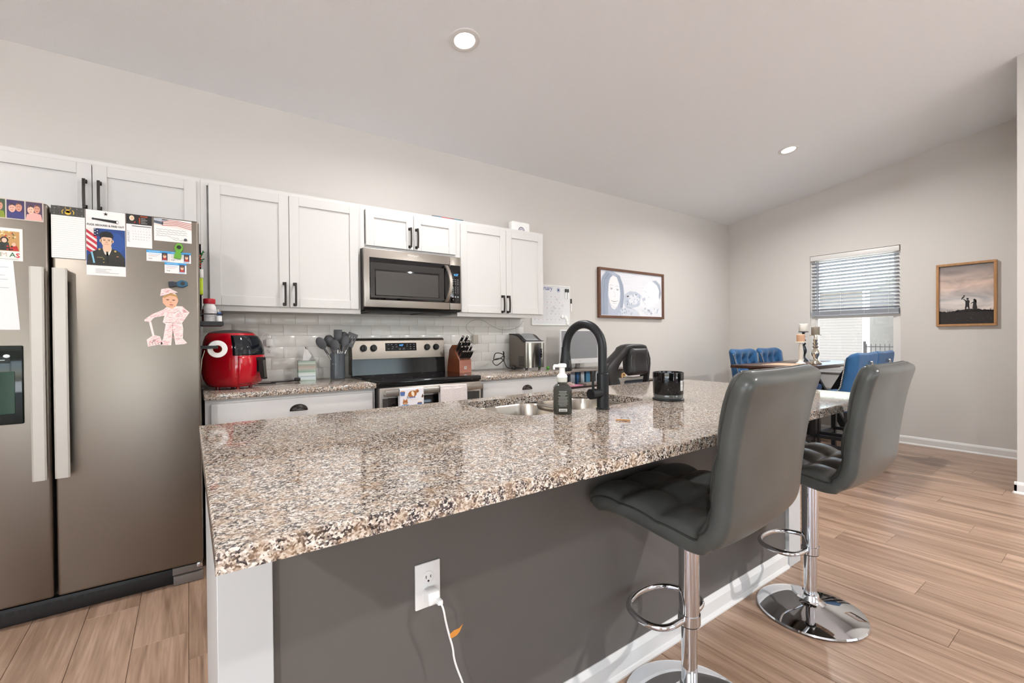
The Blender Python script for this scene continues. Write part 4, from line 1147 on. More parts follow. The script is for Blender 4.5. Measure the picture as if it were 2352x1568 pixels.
# fryer cord and plug end lying on the counter
t = thing('appliance_cord', 'black power cord lying on the counter beside the air fryer', 'cord', (.45, 3.3, CZ))
obj('cable', MB().tube([(.34, 3.30, CZ + .005), (.40, 3.27, CZ + .005), (.47, 3.26, CZ + .005), (.42, 3.30, CZ + .009), (.50, 3.34, CZ + .005), (.56, 3.36, CZ + .005), (.595, 3.385, CZ + .008)], .0038, n=8, smooth=3), t, BLACK)
obj('plug', MB().box((.588, 3.372, CZ + .001), (.625, 3.396, CZ + .024), None, .006), t, BLACK)

def outlet(label, x, y, z, nrm=(0, -1, 0), w=.070, h=.116, name='wall_outlet'):
    t = thing(name, label, 'outlet', (x, y, z - h / 2))
    n = Vector(nrm)
    obj('cover_plate', MB().box((x - w / 2, y, z - h / 2), (x + w / 2, y + n.y * .006, z + h / 2), None, .0025, 2), t, WHITE_PL)
    for dz in (-.0195, .0195):
        b = MB().lathe([(.0165, 0), (.0165, .0022), (.0155, .0028)], None, n=28, X=Matrix.Translation((x, y + n.y * .0055, z + dz)) @ Matrix.Rotation(pi / 2, 4, 'X'))
        s = obj('socket', b, t, WHITE_PL)
        f = Flat((x, y + n.y * .0087, z + dz), (1, 0, 0), (0, 0, 1)); f.rect(-.0075, -.001, -.0055, .007, '#1c1b1a'); f.rect(.0055, -.001, .0075, .006, '#1c1b1a'); f.ell(0, -.008, .0028, .0028, '#1c1b1a', n=12); f.done('slots', s)
    obj('screw', MB().cyl((x, y + n.y * .0055, z), (x, y + n.y * .0072, z), .0028, n=10), t, WHITE_PL)
    return t
outlet('white outlet on the tiled backsplash behind the air fryer', .452, YW - .0095, 1.140)
outlet('white outlet on the tiled backsplash behind the knife block', 2.085, YW - .0095, 1.145)
t = thing('phone_charger', 'white charger block with white cable plugged in behind the air fryer', 'charger', (.452, 3.48, 1.165))
obj('charger_block', MB().box((.430, YW - .044, 1.155), (.472, YW - .0185, 1.205), None, .004), t, WHITE_PL)
obj('cable', MB().tube([(.45, YW - .030, 1.204), (.455, YW - .030, 1.235), (.44, YW - .035, 1.25), (.415, YW - .04, 1.24), (.395, YW - .05, 1.20), (.388, YW - .055, 1.16), (.40, YW - .06, 1.10), (.425, YW - .06, 1.05), (.43, YW - .07, 1.0), (.405, YW - .10, .955), (.39, YW - .13, .93), (.37, YW - .16, .9175)], .0022, n=8, smooth=2), t, WHITE_PL)
t = thing('power_adapter', 'grey power adapter in the outlet behind the knife block', 'adapter', (2.06, 3.48, 1.165))
obj('adapter_block', MB().box((2.055, YW - .060, 1.152), (2.105, YW - .0185, 1.225), None, .004), t, mat('adapter_grey', '#b7b1a6', .45))
obj('thin_wire', MB().tube([(2.075, YW - .04, 1.225), (2.03, YW - .03, 1.25), (1.99, YW - .03, 1.29), (2.02, YW - .03, 1.34), (2.10, YW - .03, 1.368), (2.18, YW - .03, 1.36), (2.26, YW - .03, 1.31), (2.36, YW - .03, 1.275), (2.45, YW - .03, 1.27), (2.54, YW - .03, 1.29), (2.60, YW - .03, 1.32), (2.635, YW - .03, 1.366)], .0016, n=6, smooth=2), t, mat('wire_grey', '#8f8e8c', .4))

# tissue box
t = thing('tissue_box', 'square tissue box with grey-green watercolour stripes beside the utensil crock', 'tissue box', (.675, 3.44, CZ), math.radians(-6), local=True)
bands = ['#b9c9c0', '#c9d3d6', '#aebcc0', '#d3dcda', '#c3cfc8', '#94aa9c', '#a9b5a8', '#bdb5aa', '#b5a99c', '#a3aa9c', '#c2cdc4', '#9fb3a6']
b = MB(); zz = 0
for k, c in enumerate(bands):
    h_ = .136 / len(bands); b.box((-.055, -.055, zz), (.055, .055, zz + h_ + .0001), P(c)); zz += h_
b.box((-.0552, -.0552, .1355), (.0552, .0552, .137), P('#8f8c88'))
obj('box', b, t, smooth=0)
ts = MB(); rings = []
for i in range(9):
    tt = i / 8; rr = .020 * (1 - .55 * tt) * (1 + .25 * math.sin(tt * 5))
    rings.append([(rr * (1.3 + .4 * math.sin(3 * a + tt * 4)) * math.cos(a) + .012 * math.sin(tt * 3) - .008, .55 * rr * (1 + .5 * math.cos(2 * a + tt * 3)) * math.sin(a), .134 + .092 * tt + .010 * math.sin(2 * a) * tt) for a in [2 * pi * k / 18 for k in range(18)]])
obj('tissue', ts.loft(rings), t, PAPER, smooth=60)

# utensil crock with utensils
ck = (.878, 3.40)
t = thing('utensil_crock', 'dark grey ribbed utensil crock beside the range', 'utensil holder', (*ck, CZ))
CROCK = mat('crock_grey', '#555a60', .22)
obj('crock_wall', MB().lathe([(.046, 0), (.050, .003), (.051, .175), (.0515, .182), (.0475, .182), (.047, .010), (.0, .010)], None, (*ck, CZ), n=44, caps=False), t, CROCK)
obj('crock_base', MB().cyl((*ck, CZ), (*ck, CZ + .006), .046, n=40), t, CROCK)
f = Flat((ck[0] - .044, ck[1] - .031, CZ + .105), Vector((.75, -.66, 0)), (0, 0, 1)); f.ell(.004, .003, .004, .004, '#8b8f94', n=12); f.rect(.011, .001, .030, .0035, '#8b8f94'); f.done('logo', t)
def utensil(name, label, base, tip, head, steel=True):
    b0, t0 = Vector(base), Vector(tip); d = (t0 - b0).normalized()
    t = thing(name, label, 'utensil', base, group='utensils in the crock')
    L = (t0 - b0).length
    obj('handle', MB().cyl(b0, b0 + d * (L * .62), .0065, None, .0055, n=12), t, mat('utensil_steel', '#c9c8c6', .2, 1.0) if steel else GREY_SIL)
    side = d.cross(Vector((.55, .83, 0))).normalized(); nrm = side.cross(d)
    X = Matrix.Translation(b0 + d * (L * .60)) @ Matrix((side, d, nrm)).transposed().to_4x4()
    m = MB(); hl = L * .42
    if head == 'turner':
        for sx in (-.027, -.009, .009, .027): m.box((sx - .0065, hl * .42, -.002), (sx + .0065, hl * .86, .002), None, .001, X=X)
        m.box((-.036, hl * .84, -.002), (.036, hl, .002), None, .0015, X=X); m.box((-.034, hl * .26, -.002), (.034, hl * .45, .002), None, .0015, X=X)
        m.box((-.009, -.01, -.004), (.009, hl * .3, .004), None, .003, X=X)
    elif head == 'spatula':
        m.box((-.030, hl * .32, -.004), (.030, hl, .004), None, .004, X=X); m.box((-.008, -.01, -.005), (.008, hl * .36, .005), None, .003, X=X)
    else:
        rr = .032 if head == 'spoon' else .038
        m.sph((0, hl * .66, 0), 1, None, (rr, hl * .36, .010 if head == 'spoon' else .026), 18, X=X); m.box((-.007, -.01, -.005), (.007, hl * .4, .005), None, .003, X=X)
    obj('head', m, t, GREY_SIL)
bz = CZ + .016
utensil('spoon', 'grey silicone spoon leaning farthest left in the crock', (ck[0] + .025, ck[1], bz), (ck[0] - .135, ck[1] - .02, 1.205), 'spoon')
utensil('spatula', 'grey square silicone spatula standing tallest in the crock', (ck[0] + .005, ck[1] + .018, bz), (ck[0] + .010, ck[1] + .022, 1.262), 'spatula')
utensil('ladle', 'dark grey ladle standing behind the left spoon in the crock', (ck[0] + .018, ck[1] + .02, bz), (ck[0] - .058, ck[1] + .03, 1.222), 'ladle', False)
utensil('slotted_turner', 'grey slotted turner leaning farthest right in the crock', (ck[0] - .022, ck[1] - .008, bz), (ck[0] + .105, ck[1] - .03, 1.235), 'turner')
utensil('spoon', 'grey silicone spoon between tall spatula and slotted turner', (ck[0] - .012, ck[1] - .018, bz), (ck[0] + .055, ck[1] - .02, 1.222), 'spoon')
utensil('ladle', 'grey ladle rising behind the slotted turner in the crock', (ck[0] - .018, ck[1] + .015, bz), (ck[0] + .060, ck[1] + .035, 1.245), 'ladle')
utensil('spoon', 'dark grey broad spoon in front middle of the crock', (ck[0] + .0, ck[1] - .022, bz), (ck[0] - .030, ck[1] - .035, 1.190), 'spoon', False)

# knife block
KB = Vector((1.818, 3.305, CZ)); KR = math.radians(2)       # local +y is the front
kb = thing('knife_block', 'reddish wooden knife block beside the range', 'knife block', KB, KR + pi, local=True)
BLOCK = mat('block_wood', '#7a3f24', .35, var=((30, 30, 6), .6, '#5e2c17'))
prof = [(.105, 0), (.105, .108), (-.010, .232), (-.060, .190), (-.095, .03), (-.095, 0)]
obj('block', MB().prism([(-.056, y, z) for y, z in prof], (.112, 0, 0), None, .003, seg=1), kb, BLOCK)
obj('block_front', MB().box((-.0555, .1045, .003), (.0555, .1065, .1065), None, .0008, 1), kb, mat('block_front', '#a06a5a', .35, var=((6, 40, 60), .5, '#8c5648')))
f = Flat((-.0, .1068, .046), (-1, 0, 0), (0, 0, 1)); f.rect(-.011, -.011, .011, .011, '#d9d6d2').up(); f.rect(-.009, -.009, .009, .009, '#7d7976').up(); f.text('J2', -.007, -.006, .014, '#f0eeec'); f.done('maker_badge', kb)
sd = Vector((0, -.115, .124)).normalized(); kn = Vector((0, .124, .115)).normalized()
def knife(label, x, tt, L, s=1.0, ring=False):
    p = Vector((x, .105, .108)) + sd * (.169 * tt)
    R = Matrix.Rotation(KR + pi, 4, 'Z')
    loc = KB + R @ p
    t = thing('knife' if not ring else 'kitchen_shears', label, 'knife' if not ring else 'scissors', loc, 0, 'knives in the block', local=True)
    z = (R @ kn).normalized(); x_ = R @ Vector((1, 0, 0)); y_ = z.cross(x_)
    t.rotation_euler = Matrix((x_, y_, z)).transposed().to_euler()
    if ring:
        for sx in (-.016, .016): obj('finger_loop', MB().tube([(sx + .014 * math.cos(a), 0, .05 + .024 * math.sin(a)) for a in [2 * pi * k / 16 for k in range(16)]], .0045, n=8, cyclic=True), t, BLACK)
        obj('shaft', MB().box((-.008, -.004, -.004), (.008, .004, .03), None, .002), t, BLACK); return
    w = .0075 * s; h_ = .012 * s
    obj('bolster', MB().box((-w * .8, -h_ * .9, -.002), (w * .8, h_ * .9, .012), None, .002), t, STEEL)
    rings = []
    for i in range(9):
        q = i / 8; kx = w * (1 + .12 * math.sin(q * pi)); ky = h_ * (.92 + .14 * math.sin(q * 5)); bx = -.004 * q * q
        rings.append([(kx * math.cos(a), ky * math.sin(a) + bx, .011 + (L - .014) * q) for a in [2 * pi * k / 12 for k in range(12)]])
    obj('handle', MB().loft(rings), t, mat('knife_handle', '#1c1c1e', .35))
    obj('end_cap', MB().cyl((0, -.004, L - .006), (0, -.005, L), h_ * .8, None, h_ * .55, n=12), t, STEEL)
rows = [(.10, 6, .085, .85, 'front row of steak knives'), (.34, 4, .098, .95, 'second row'), (.58, 4, .110, 1.05, 'third row'), (.84, 2, .125, 1.2, 'back row')]
ordw = ['first', 'second', 'third', 'fourth', 'fifth', 'sixth']
for tt, n, L, s, nm in rows:
    for k in range(n):
        x = -.044 + .088 * (k / (n - 1)) if n > 2 else (-.030, .012)[k]
        knife('black handled knife, %s from the wall end in the block\'s %s' % (ordw[k], nm), x, tt, L, s)
knife('black kitchen shears at the wall end of the knife block', -.045, .86, .09, ring=True)

# ice maker
im = thing('ice_maker', 'stainless countertop ice maker at the end of the worktop', 'ice maker', (2.56, 3.35, CZ))
ix0, ix1, iy0, iy1 = 2.452, 2.662, 3.222, 3.475
topz = lambda y: CZ + .235 + .072 * (1 / (1 + math.exp(-(y - iy0 - .085) / .026)))
ys = [iy0 + (iy1 - iy0) * k / 16 for k in range(17)]
obj('body', MB().prism([(ix0, iy0, CZ + .012), (ix0, iy1, CZ + .012)] + [(ix0, y, topz(y)) for y in reversed(ys)], (ix1 - ix0, 0, 0)), im, mat('ice_side', '#7b746d', .35, .9), smooth=25)
fp = MB(); 
def fr_(u, v): a = -1 + 2 * u; return Vector((ix0 + (ix1 - ix0) * u, iy0 - .002 - .022 * (1 - abs(a) ** 2.6), CZ + .014 + .222 * v))
fp.grid(fr_, 24, 4)
fpo = obj('front_panel', fp, im, mat('ice_front', '#cfcac3', .16, 1.0), smooth=60); 
obj('front_fill', MB().prism([fr_(k / 24, 0) for k in range(25)] + [Vector((ix1, iy0 + .002, CZ + .014)), Vector((ix0, iy0 + .002, CZ + .014))], (0, 0, .2225)), im, mat('ice_front'), smooth=30)
ld = MB(); pr = [(y, topz(y) + .002) for y in ys]
ld.prism([(ix0 - .002, y, z) for y, z in pr] + [(ix0 - .002, y, z + .014) for y, z in reversed(pr)], (ix1 - ix0 + .004, 0, 0), BLACK)
obj('lid', ld, im, smooth=30)
lw = MB(); lw.prism([(ix0 + .035, y, z + .0145) for y, z in pr[2:13]] + [(ix0 + .035, y, z + .0175) for y, z in reversed(pr[2:13])], (ix1 - ix0 - .07, 0, 0)); obj('lid_window', lw, im, mat('lid_smoke', '#8f9092', .08), smooth=30)
obj('lid_lip', MB().prism([fr_(k / 24, 1) + Vector((0, -.003, .001)) for k in range(25)] + [Vector((ix1, iy0 + .05, CZ + .238)), Vector((ix0, iy0 + .05, CZ + .238))], (0, 0, .012)), im, mat('lid_lip', '#c3c1bf', .12), smooth=40)
b = MB().box((2.600, iy0 - .027, CZ + .105), (2.622, iy0 - .018, CZ + .185), None, .009, 3); co = obj('control_pad', b, im, BLACK_GLASS)
for k in range(3): obj('button', MB().cyl((2.611, iy0 - .0265, CZ + .120 + k * .025), (2.611, iy0 - .0285, CZ + .120 + k * .025), .0065, n=14), co, DARK)
b = MB()
for r_ in range(7):
    for c_ in range(4): b.box((ix0 - .0008, iy0 + .03 + c_ * .020, CZ + .03 + r_ * .013), (ix0 + .002, iy0 + .044 + c_ * .020, CZ + .037 + r_ * .013))
obj('side_vent', b, im, BLACK, smooth=0)
for x in (ix0 + .03, ix1 - .03):
    for y in (iy0 + .03, iy1 - .03): obj('foot', MB().cyl((x, y, CZ), (x, y, CZ + .013), .012, n=12), im, BLACK)
t = thing('appliance_cord', 'coiled black power cord between knife block and ice maker', 'cord', (2.28, 3.35, CZ))
coil = [Vector((2.25 + .055 * math.cos(a) + .012 * math.sin(2.3 * a), 3.36 + .03 * math.sin(a), CZ + .05 + .042 * math.sin(a + .6) + .004 * k)) for k, a in enumerate([.5 * j for j in range(26)])]
obj('cable', MB().tube(coil + [(2.30, 3.33, CZ + .03), (2.35, 3.31, CZ + .006), (2.38, 3.30, CZ + .02), (2.40, 3.31, CZ + .03), (2.43, 3.36, CZ + .02), (2.449, 3.42, CZ + .03)], .0042, n=8, smooth=1), t, BLACK)
obj('plug', MB().box((2.355, 3.288, CZ + .001), (2.395, 3.314, CZ + .026), None, .006).cyl((2.365, 3.286, CZ + .012), (2.365, 3.27, CZ + .012), .003, n=8), t, BLACK)
tag(obj('scrub_pad', MB().box((2.668 - .026, 3.14, CZ), (2.660, 3.17, CZ + .022), None, .005), None, mat('green_pad', '#4f9a34', .7), base=(2.65, 3.155, CZ)), 'small green item on the counter end beside the ice maker', 'sponge')

# on top of the wall cabinets
t = thing('wifi_router', 'white rounded router standing on top of the wall cabinet', 'router', (2.50, 3.36, 2.138))
obj('case', MB().box((2.395, 3.33, 2.1385), (2.600, 3.40, 2.262), None, .018, 4), t, WHITE_PL)
f = Flat((2.4975, 3.3295, 2.178), (1, 0, 0), (0, 0, 1), .0004); f.ell(0, 0, .036, .036, '#7f7c86', n=32).up().ell(0, 0, .026, .026, '#cfcdd2', n=32).up().ell(0, 0, .019, .019, '#8f8aa0', n=28).up().ell(0, 0, .010, .010, '#eceaf0', n=24); f.done('emblem', t)
t = thing('flat_box', 'thin colourful box lying on top of the cabinet over the microwave', 'box', (1.72, 3.33, 2.138))
cols = ['#2f5668', '#34607a', '#a83242', '#b23a3a', '#7a3850', '#2d6f86', '#2b5f74']
b = MB()
for k, c in enumerate(cols): b.box((1.58 + k * .040, 3.28, 2.1385), (1.58 + (k + 1) * .040, 3.46, 2.172), P(c))
obj('carton', b, t, smooth=0)

# ================================================================ BACK WALL: whiteboard, framed picture
wy = YW - .001
t = thing('whiteboard', 'magnetic whiteboard calendar on the back wall beside the wall cabinet', 'whiteboard', (3.0, wy, 1.322))
bx0, bx1, bz0, bz1 = 2.752, 3.258, 1.322, 1.728
obj('board', MB().box((bx0 + .006, wy - .008, bz0 + .006), (bx1 - .006, wy, bz1 - .006)), t, mat('whiteboard_gloss', '#dfe0e2', .15))
b = MB().box((bx0, wy - .012, bz0), (bx1, wy, bz0 + .008), None, .001).box((bx0, wy - .012, bz1 - .008), (bx1, wy, bz1), None, .001).box((bx0, wy - .012, bz0 + .008), (bx0 + .008, wy, bz1 - .008), None, .001).box((bx1 - .008, wy - .012, bz0 + .008), (bx1, wy, bz1 - .008), None, .001)
obj('board_frame', b, t, WHITE_PL)
f = Flat((bx0, wy - .0083, bz0), (1, 0, 0), (0, 0, 1))
for k in range(6): f.rect(.02, .03 + k * .058, .40, .031 + k * .058, '#c3c6cb')
for k in range(8): f.rect(.02 + k * .054, .03, .021 + k * .054, .32, '#c3c6cb')
f.up()
f.text('February', .17, .355, .062, '#3b4f96', 'CENTER', bold=.0004, width=.85)
for k in range(8): a = k * pi / 4; f.line([(.348, .362), (.348 + .026 * math.cos(a), .362 + .026 * math.sin(a))], .005, '#33468c')
random.seed(11)
for r_ in range(5):
    for c_ in range(7):
        if (r_ == 0 and c_ < 2): continue
        a, z = .035 + c_ * .054, .29 - r_ * .058
        f.line([(a - .005, z - .005), (a + .005, z + .006)], .0022, '#c0607a'); f.line([(a - .004, z + .006), (a + .005, z - .004)], .0022, '#c0607a') if (r_ * 7 + c_) % 3 else None
for (a, z) in ((.31, .27), (.27, .19), (.39, .21), (.39, .085), (.25, .15)):
    f.line([(a + j * .005, z + .004 * math.sin(j * 2.2)) for j in range(7)], .0014, '#4f5564'); f.line([(a, z - .012), (a + .024, z - .012), (a + .024, z - .024)], .0012, '#4f5564')
f.done('marker_writing', t)
def marker(label, x, z0, z1, capz):
    t = thing('dry_erase_marker', label, 'marker', (x, wy - .02, z0))
    obj('barrel', MB().cyl((x, wy - .018, z0), (x, wy - .018, z1), .0075, n=16), t, WHITE_PL)
    obj('cap', MB().cyl((x, wy - .018, capz[0]), (x, wy - .018, capz[1]), .0085, n=16, bev=.001), t, BLACK)
marker('white marker with black cap on the whiteboard, left of the pair', 3.196, 1.60, 1.672, (1.664, 1.70))
marker('white marker with black cap on the whiteboard, right of the pair', 3.226, 1.60, 1.672, (1.664, 1.70))
marker('long white marker with black cap clipped to the whiteboard edge', 3.268, 1.47, 1.56, (1.55, 1.60))
for k, (x, z, lab) in enumerate(((3.150, 1.412, 'upper left one'), (3.196, 1.405, 'upper right one'), (3.214, 1.378, 'middle one'), (3.222, 1.345, 'lowest one'))):
    tag(obj('round_magnet', MB().lathe([(.019, 0), (.019, .007), (.015, .011), (.0, .0115)], None, n=24, caps=False, X=Matrix.Translation((x, wy - .0085, z)) @ Matrix.Rotation(pi / 2, 4, 'X')), None, WHITE_PL, base=(x, wy, z)),
        'white round magnet in the whiteboard corner, %s' % lab, 'magnet', 'white magnets on the whiteboard')

# large framed drawing-style photograph
t = thing('framed_picture', 'wide walnut-framed pale photo of a woman and baby on the back wall', 'picture', (4.24, wy, 1.412))
fx0, fx1, fz0, fz1 = 3.672, 4.822, 1.414, 1.970
b = MB(); fw_ = .026; dp_ = .036
for (a, c, d, e) in ((fx0, fx1, fz0, fz0 + fw_), (fx0, fx1, fz1 - fw_, fz1), (fx0, fx0 + fw_, fz0 + fw_, fz1 - fw_), (fx1 - fw_, fx1, fz0 + fw_, fz1 - fw_)): b.box((a, wy - dp_, d), (c, wy, e), None, .002, 1)
obj('frame', b, t, FRAME_WALNUT)
obj('panel', MB().box((fx0 + fw_, wy - .016, fz0 + fw_), (fx1 - fw_, wy - .002, fz1 - fw_)), t, mat('pale_print', '#e6e7ec', .5, var=((3, 3, 90), .35, '#cfd3dc')), smooth=0)
f = Flat((fx0 + fw_, wy - .0162, fz0 + fw_), (1, 0, 0), (0, 0, 1)); PWd, PHt = fx1 - fx0 - 2 * fw_, fz1 - fz0 - 2 * fw_
def pc(pts, c): f.poly([(a * PWd, z * PHt) for a, z in pts], c)
random.seed(21)
HAIR, HAIR2, SKIN, LINE = '#b4bccb', '#9ea8b9', '#edecef', '#abb4c3'
pc([(.02, .01), (.0, .55), (.03, .85), (.09, .985), (.19, .995), (.30, .91), (.355, .70), (.37, .45), (.345, .22), (.30, .05), (.27, .01)], HAIR); f.up()
pc([(.125, .46), (.130, .68), (.155, .84), (.200, .90), (.255, .86), (.290, .72), (.305, .52), (.295, .34), (.255, .19), (.215, .135), (.175, .17), (.140, .30)], SKIN); f.up()
for k in range(26):                                  # strands of hair
    q_ = k / 25; x_ = .015 + .105 * q_
    f.line([(x_ * PWd, .02 * PHt), ((x_ - .006) * PWd, .45 * PHt), ((.03 + .10 * q_) * PWd, .80 * PHt), ((.10 + .09 * q_) * PWd, (.97 - .05 * q_) * PHt)], .003, random.choice([HAIR2, '#a5afc0', '#7f8ba0']))
for k in range(14):
    q_ = k / 13
    f.line([((.24 + .06 * q_) * PWd, (.93 - .03 * q_) * PHt), ((.30 + .045 * q_) * PWd, .68 * PHt), ((.312 + .05 * q_) * PWd, .42 * PHt), ((.30 + .04 * q_) * PWd, .18 * PHt)], .003, random.choice([HAIR2, '#a5afc0']))
f.up()
for a_, z_ in ((.172, .60), (.262, .585)):
    f.ell(a_ * PWd, z_ * PHt, .017, .0060, '#8793a6'); f.line([((a_ - .026) * PWd, (z_ + .022) * PHt), (a_ * PWd, (z_ + .034) * PHt), ((a_ + .024) * PWd, (z_ + .016) * PHt)], .0028, LINE); f.line([((a_ - .032) * PWd, (z_ + .070) * PHt), ((a_ - .010) * PWd, (z_ + .085) * PHt), ((a_ + .012) * PWd, (z_ + .083) * PHt), ((a_ + .032) * PWd, (z_ + .068) * PHt)], .005, '#c3cad5')
f.poly([(.172 * PWd, .335 * PHt), (.215 * PWd, .315 * PHt), (.262 * PWd, .335 * PHt), (.24 * PWd, .285 * PHt), (.195 * PWd, .285 * PHt)], '#ffffff'); f.line([(.165 * PWd, .345 * PHt), (.190 * PWd, .320 * PHt), (.215 * PWd, .312 * PHt), (.245 * PWd, .320 * PHt), (.27 * PWd, .345 * PHt)], .004, LINE); f.line([(.19 * PWd, .282 * PHt), (.217 * PWd, .272 * PHt), (.243 * PWd, .282 * PHt)], .004, '#aab3c2')
f.line([(.214 * PWd, .55 * PHt), (.232 * PWd, .44 * PHt), (.216 * PWd, .425 * PHt), (.200 * PWd, .435 * PHt)], .003, '#b6becb'); f.line([(.135 * PWd, .36 * PHt), (.165 * PWd, .24 * PHt), (.215 * PWd, .17 * PHt), (.26 * PWd, .21 * PHt)], .003, '#b6becb')
f.k = 1
pc([(.27, .01), (.31, .14), (.40, .20), (.52, .18), (.60, .10), (.62, .01)], '#cfd5df'); pc([(.36, .30), (.38, .50), (.46, .58), (.56, .57), (.64, .50), (.66, .36), (.60, .24), (.48, .18), (.38, .20)], '#c0c8d5'); f.up()
pc([(.62, .30), (.64, .52), (.70, .72), (.79, .85), (.89, .88), (.97, .78), (.99, .58), (.95, .38), (.86, .25), (.74, .20)], '#e7e8ec'); pc([(.43, .36), (.46, .48), (.54, .52), (.61, .45), (.62, .34), (.54, .27), (.46, .28)], '#dde1e8'); f.up()
pc([(.83, .865), (.90, .885), (.97, .79), (.992, .58), (.96, .42), (.945, .50), (.955, .64), (.92, .76), (.87, .82)], '#b4bdcb')
for k in range(18): a0_ = -.5 + k * .13; f.line([((.86 + .10 * math.cos(a0_)) * PWd, (.58 + .26 * math.sin(a0_)) * PHt), ((.875 + .105 * math.cos(a0_ + .25)) * PWd, (.58 + .28 * math.sin(a0_ + .25)) * PHt)], .003, HAIR2)
for a_, z_, r_ in ((.715, .60, .9), (.775, .47, .9)): f.line([((a_ - .018) * PWd, (z_ + .02) * PHt), (a_ * PWd, (z_ - .005) * PHt), ((a_ + .018) * PWd, (z_ - .03) * PHt)], .004, LINE)
pc([(.66, .42), (.70, .46), (.72, .40), (.68, .36)], '#c3cad6'); f.line([(.645 * PWd, .50 * PHt), (.655 * PWd, .42 * PHt), (.68 * PWd, .34 * PHt), (.72 * PWd, .28 * PHt)], .004, '#a6b0c0')
for k in range(40): f.ell((.40 + .22 * random.random()) * PWd, (.24 + .30 * random.random()) * PHt, random.uniform(.006, .020), random.uniform(.004, .012), random.choice(['#b9c2cf', '#cfd5df', '#dfe3ea', '#a9b3c2']), n=10, rot=random.uniform(0, 3), layer=f.k + k % 3)
for k in range(26): f.ell((.66 + .28 * random.random()) * PWd, (.05 + .16 * random.random()) * PHt, random.uniform(.008, .022), random.uniform(.005, .012), random.choice(['#b9c2cf', '#cfd5df', '#dfe3ea', '#a9b3c2']), n=10, rot=random.uniform(0, 3), layer=f.k + k % 3)
for k in range(14): f.ell((.27 + .22 * random.random()) * PWd, (.02 + .14 * random.random()) * PHt, random.uniform(.008, .022), random.uniform(.005, .012), random.choice(['#b4bdcb', '#c9d0db', '#a3adbd']), n=10, rot=random.uniform(0, 3), layer=f.k + k % 3)
f.done('portrait_print', t)

# ================================================================ RIGHT WALL: sunset photograph
xw = XR - .001
t = thing('framed_picture', 'oak-framed sunset photo of family silhouettes beside the window', 'picture', (xw, 1.058, 1.277))
y0_, y1_, z0_, z1_ = .838, 1.277, 1.277, 1.917
b = MB(); q = .022
for (a, c, d, e) in ((y0_, y1_, z0_, z0_ + q), (y0_, y1_, z1_ - q, z1_), (y0_, y0_ + q, z0_ + q, z1_ - q), (y1_ - q, y1_, z0_ + q, z1_ - q)): b.box((xw - .032, a, d), (xw, c, e), None, .002, 1)
obj('frame', b, t, FRAME_OAK)
def sky_print():
    m = bpy.data.materials.new('sunset_print'); m.use_nodes = True; nt = m.node_tree; bs = nt.nodes['Principled BSDF']; bs.inputs['Roughness'].default_value = .35
    tc = nt.nodes.new('ShaderNodeTexCoord'); mp = nt.nodes.new('ShaderNodeMapping'); mp.inputs['Scale'].default_value = (1, 3.2, 9); mp.inputs['Rotation'].default_value = (.25, 0, 0)
    no = nt.nodes.new('ShaderNodeTexNoise'); no.inputs['Scale'].default_value = 1.0; no.inputs['Detail'].default_value = 6; no.inputs['Distortion'].default_value = .8
    nt.links.new(tc.outputs['Object'], mp.inputs[0]); nt.links.new(mp.outputs[0], no.inputs['Vector'])
    sp = nt.nodes.new('ShaderNodeSeparateXYZ'); nt.links.new(tc.outputs['Object'], sp.inputs[0])
    mr = nt.nodes.new('ShaderNodeMapRange'); mr.inputs['From Min'].default_value = .15; mr.inputs['From Max'].default_value = .62; nt.links.new(sp.outputs['Z'], mr.inputs['Value'])
    r1 = nt.nodes.new('ShaderNodeValToRGB'); e = r1.color_ramp.elements; e[0].position, e[0].color = .0, (*lin('#d9cfc8'), 1); e[1].position, e[1].color = 1, (*lin('#7a7675'), 1)
    for p_, c_ in ((.25, '#c9c6c4'), (.55, '#cbb6aa'), (.8, '#a89a94')): q_ = e.new(p_); q_.color = (*lin(c_), 1)
    nt.links.new(mr.outputs[0], r1.inputs[0])
    r2 = nt.nodes.new('ShaderNodeValToRGB'); r2.color_ramp.elements[0].position = .35; r2.color_ramp.elements[0].color = (.62, .62, .64, 1); r2.color_ramp.elements[1].position = .62; r2.color_ramp.elements[1].color = (1.15, 1.1, 1.06, 1); nt.links.new(no.outputs[0], r2.inputs[0])
    mx = nt.nodes.new('ShaderNodeMix'); mx.data_type = 'RGBA'; mx.blend_type = 'MULTIPLY'; mx.inputs[0].default_value = 1; nt.links.new(r1.outputs[0], mx.inputs[6]); nt.links.new(r2.outputs[0], mx.inputs[7]); nt.links.new(mx.outputs[2], bs.inputs['Base Color'])
    return m
obj('panel', MB().box((xw - .014, y0_ + q, z0_ + q), (xw - .002, y1_ - q, z1_ - q)), t, sky_print(), smooth=0)
f = Flat((xw - .0142, y1_ - q, z0_ + q), (0, -1, 0), (0, 0, 1)); w2, h2 = y1_ - y0_ - 2 * q, z1_ - z0_ - 2 * q
DK = '#231d1c'
random.seed(5)
gp_ = [(0, 0), (w2, 0)] + [(w2 * (1 - k / 30), h2 * (.235 - .02 * math.cos(k / 4) + random.uniform(-.008, .008))) for k in range(31)]
f.poly(gp_, DK)
for k in range(60):
    a = random.uniform(.005, w2 - .005); g = h2 * .22; f.poly([(a - .002, g - .01), (a + .002, g - .01), (a + random.uniform(-.004, .004), g + random.uniform(.005, .028))], DK)
f.up()
def sil(pts, dx, s=1.0): f.poly([(dx + a * s, h2 * .19 + z * s) for a, z in pts], DK)
man = [(-.012, 0), (-.004, 0), (-.004, .04), (.004, .06), (.012, .04), (.018, 0), (.026, 0), (.020, .05), (.018, .085), (.022, .115), (.014, .126), (-.004, .122), (-.018, .136), (-.026, .142), (-.028, .136), (-.018, .126), (-.010, .108), (-.010, .075), (-.014, .045)]
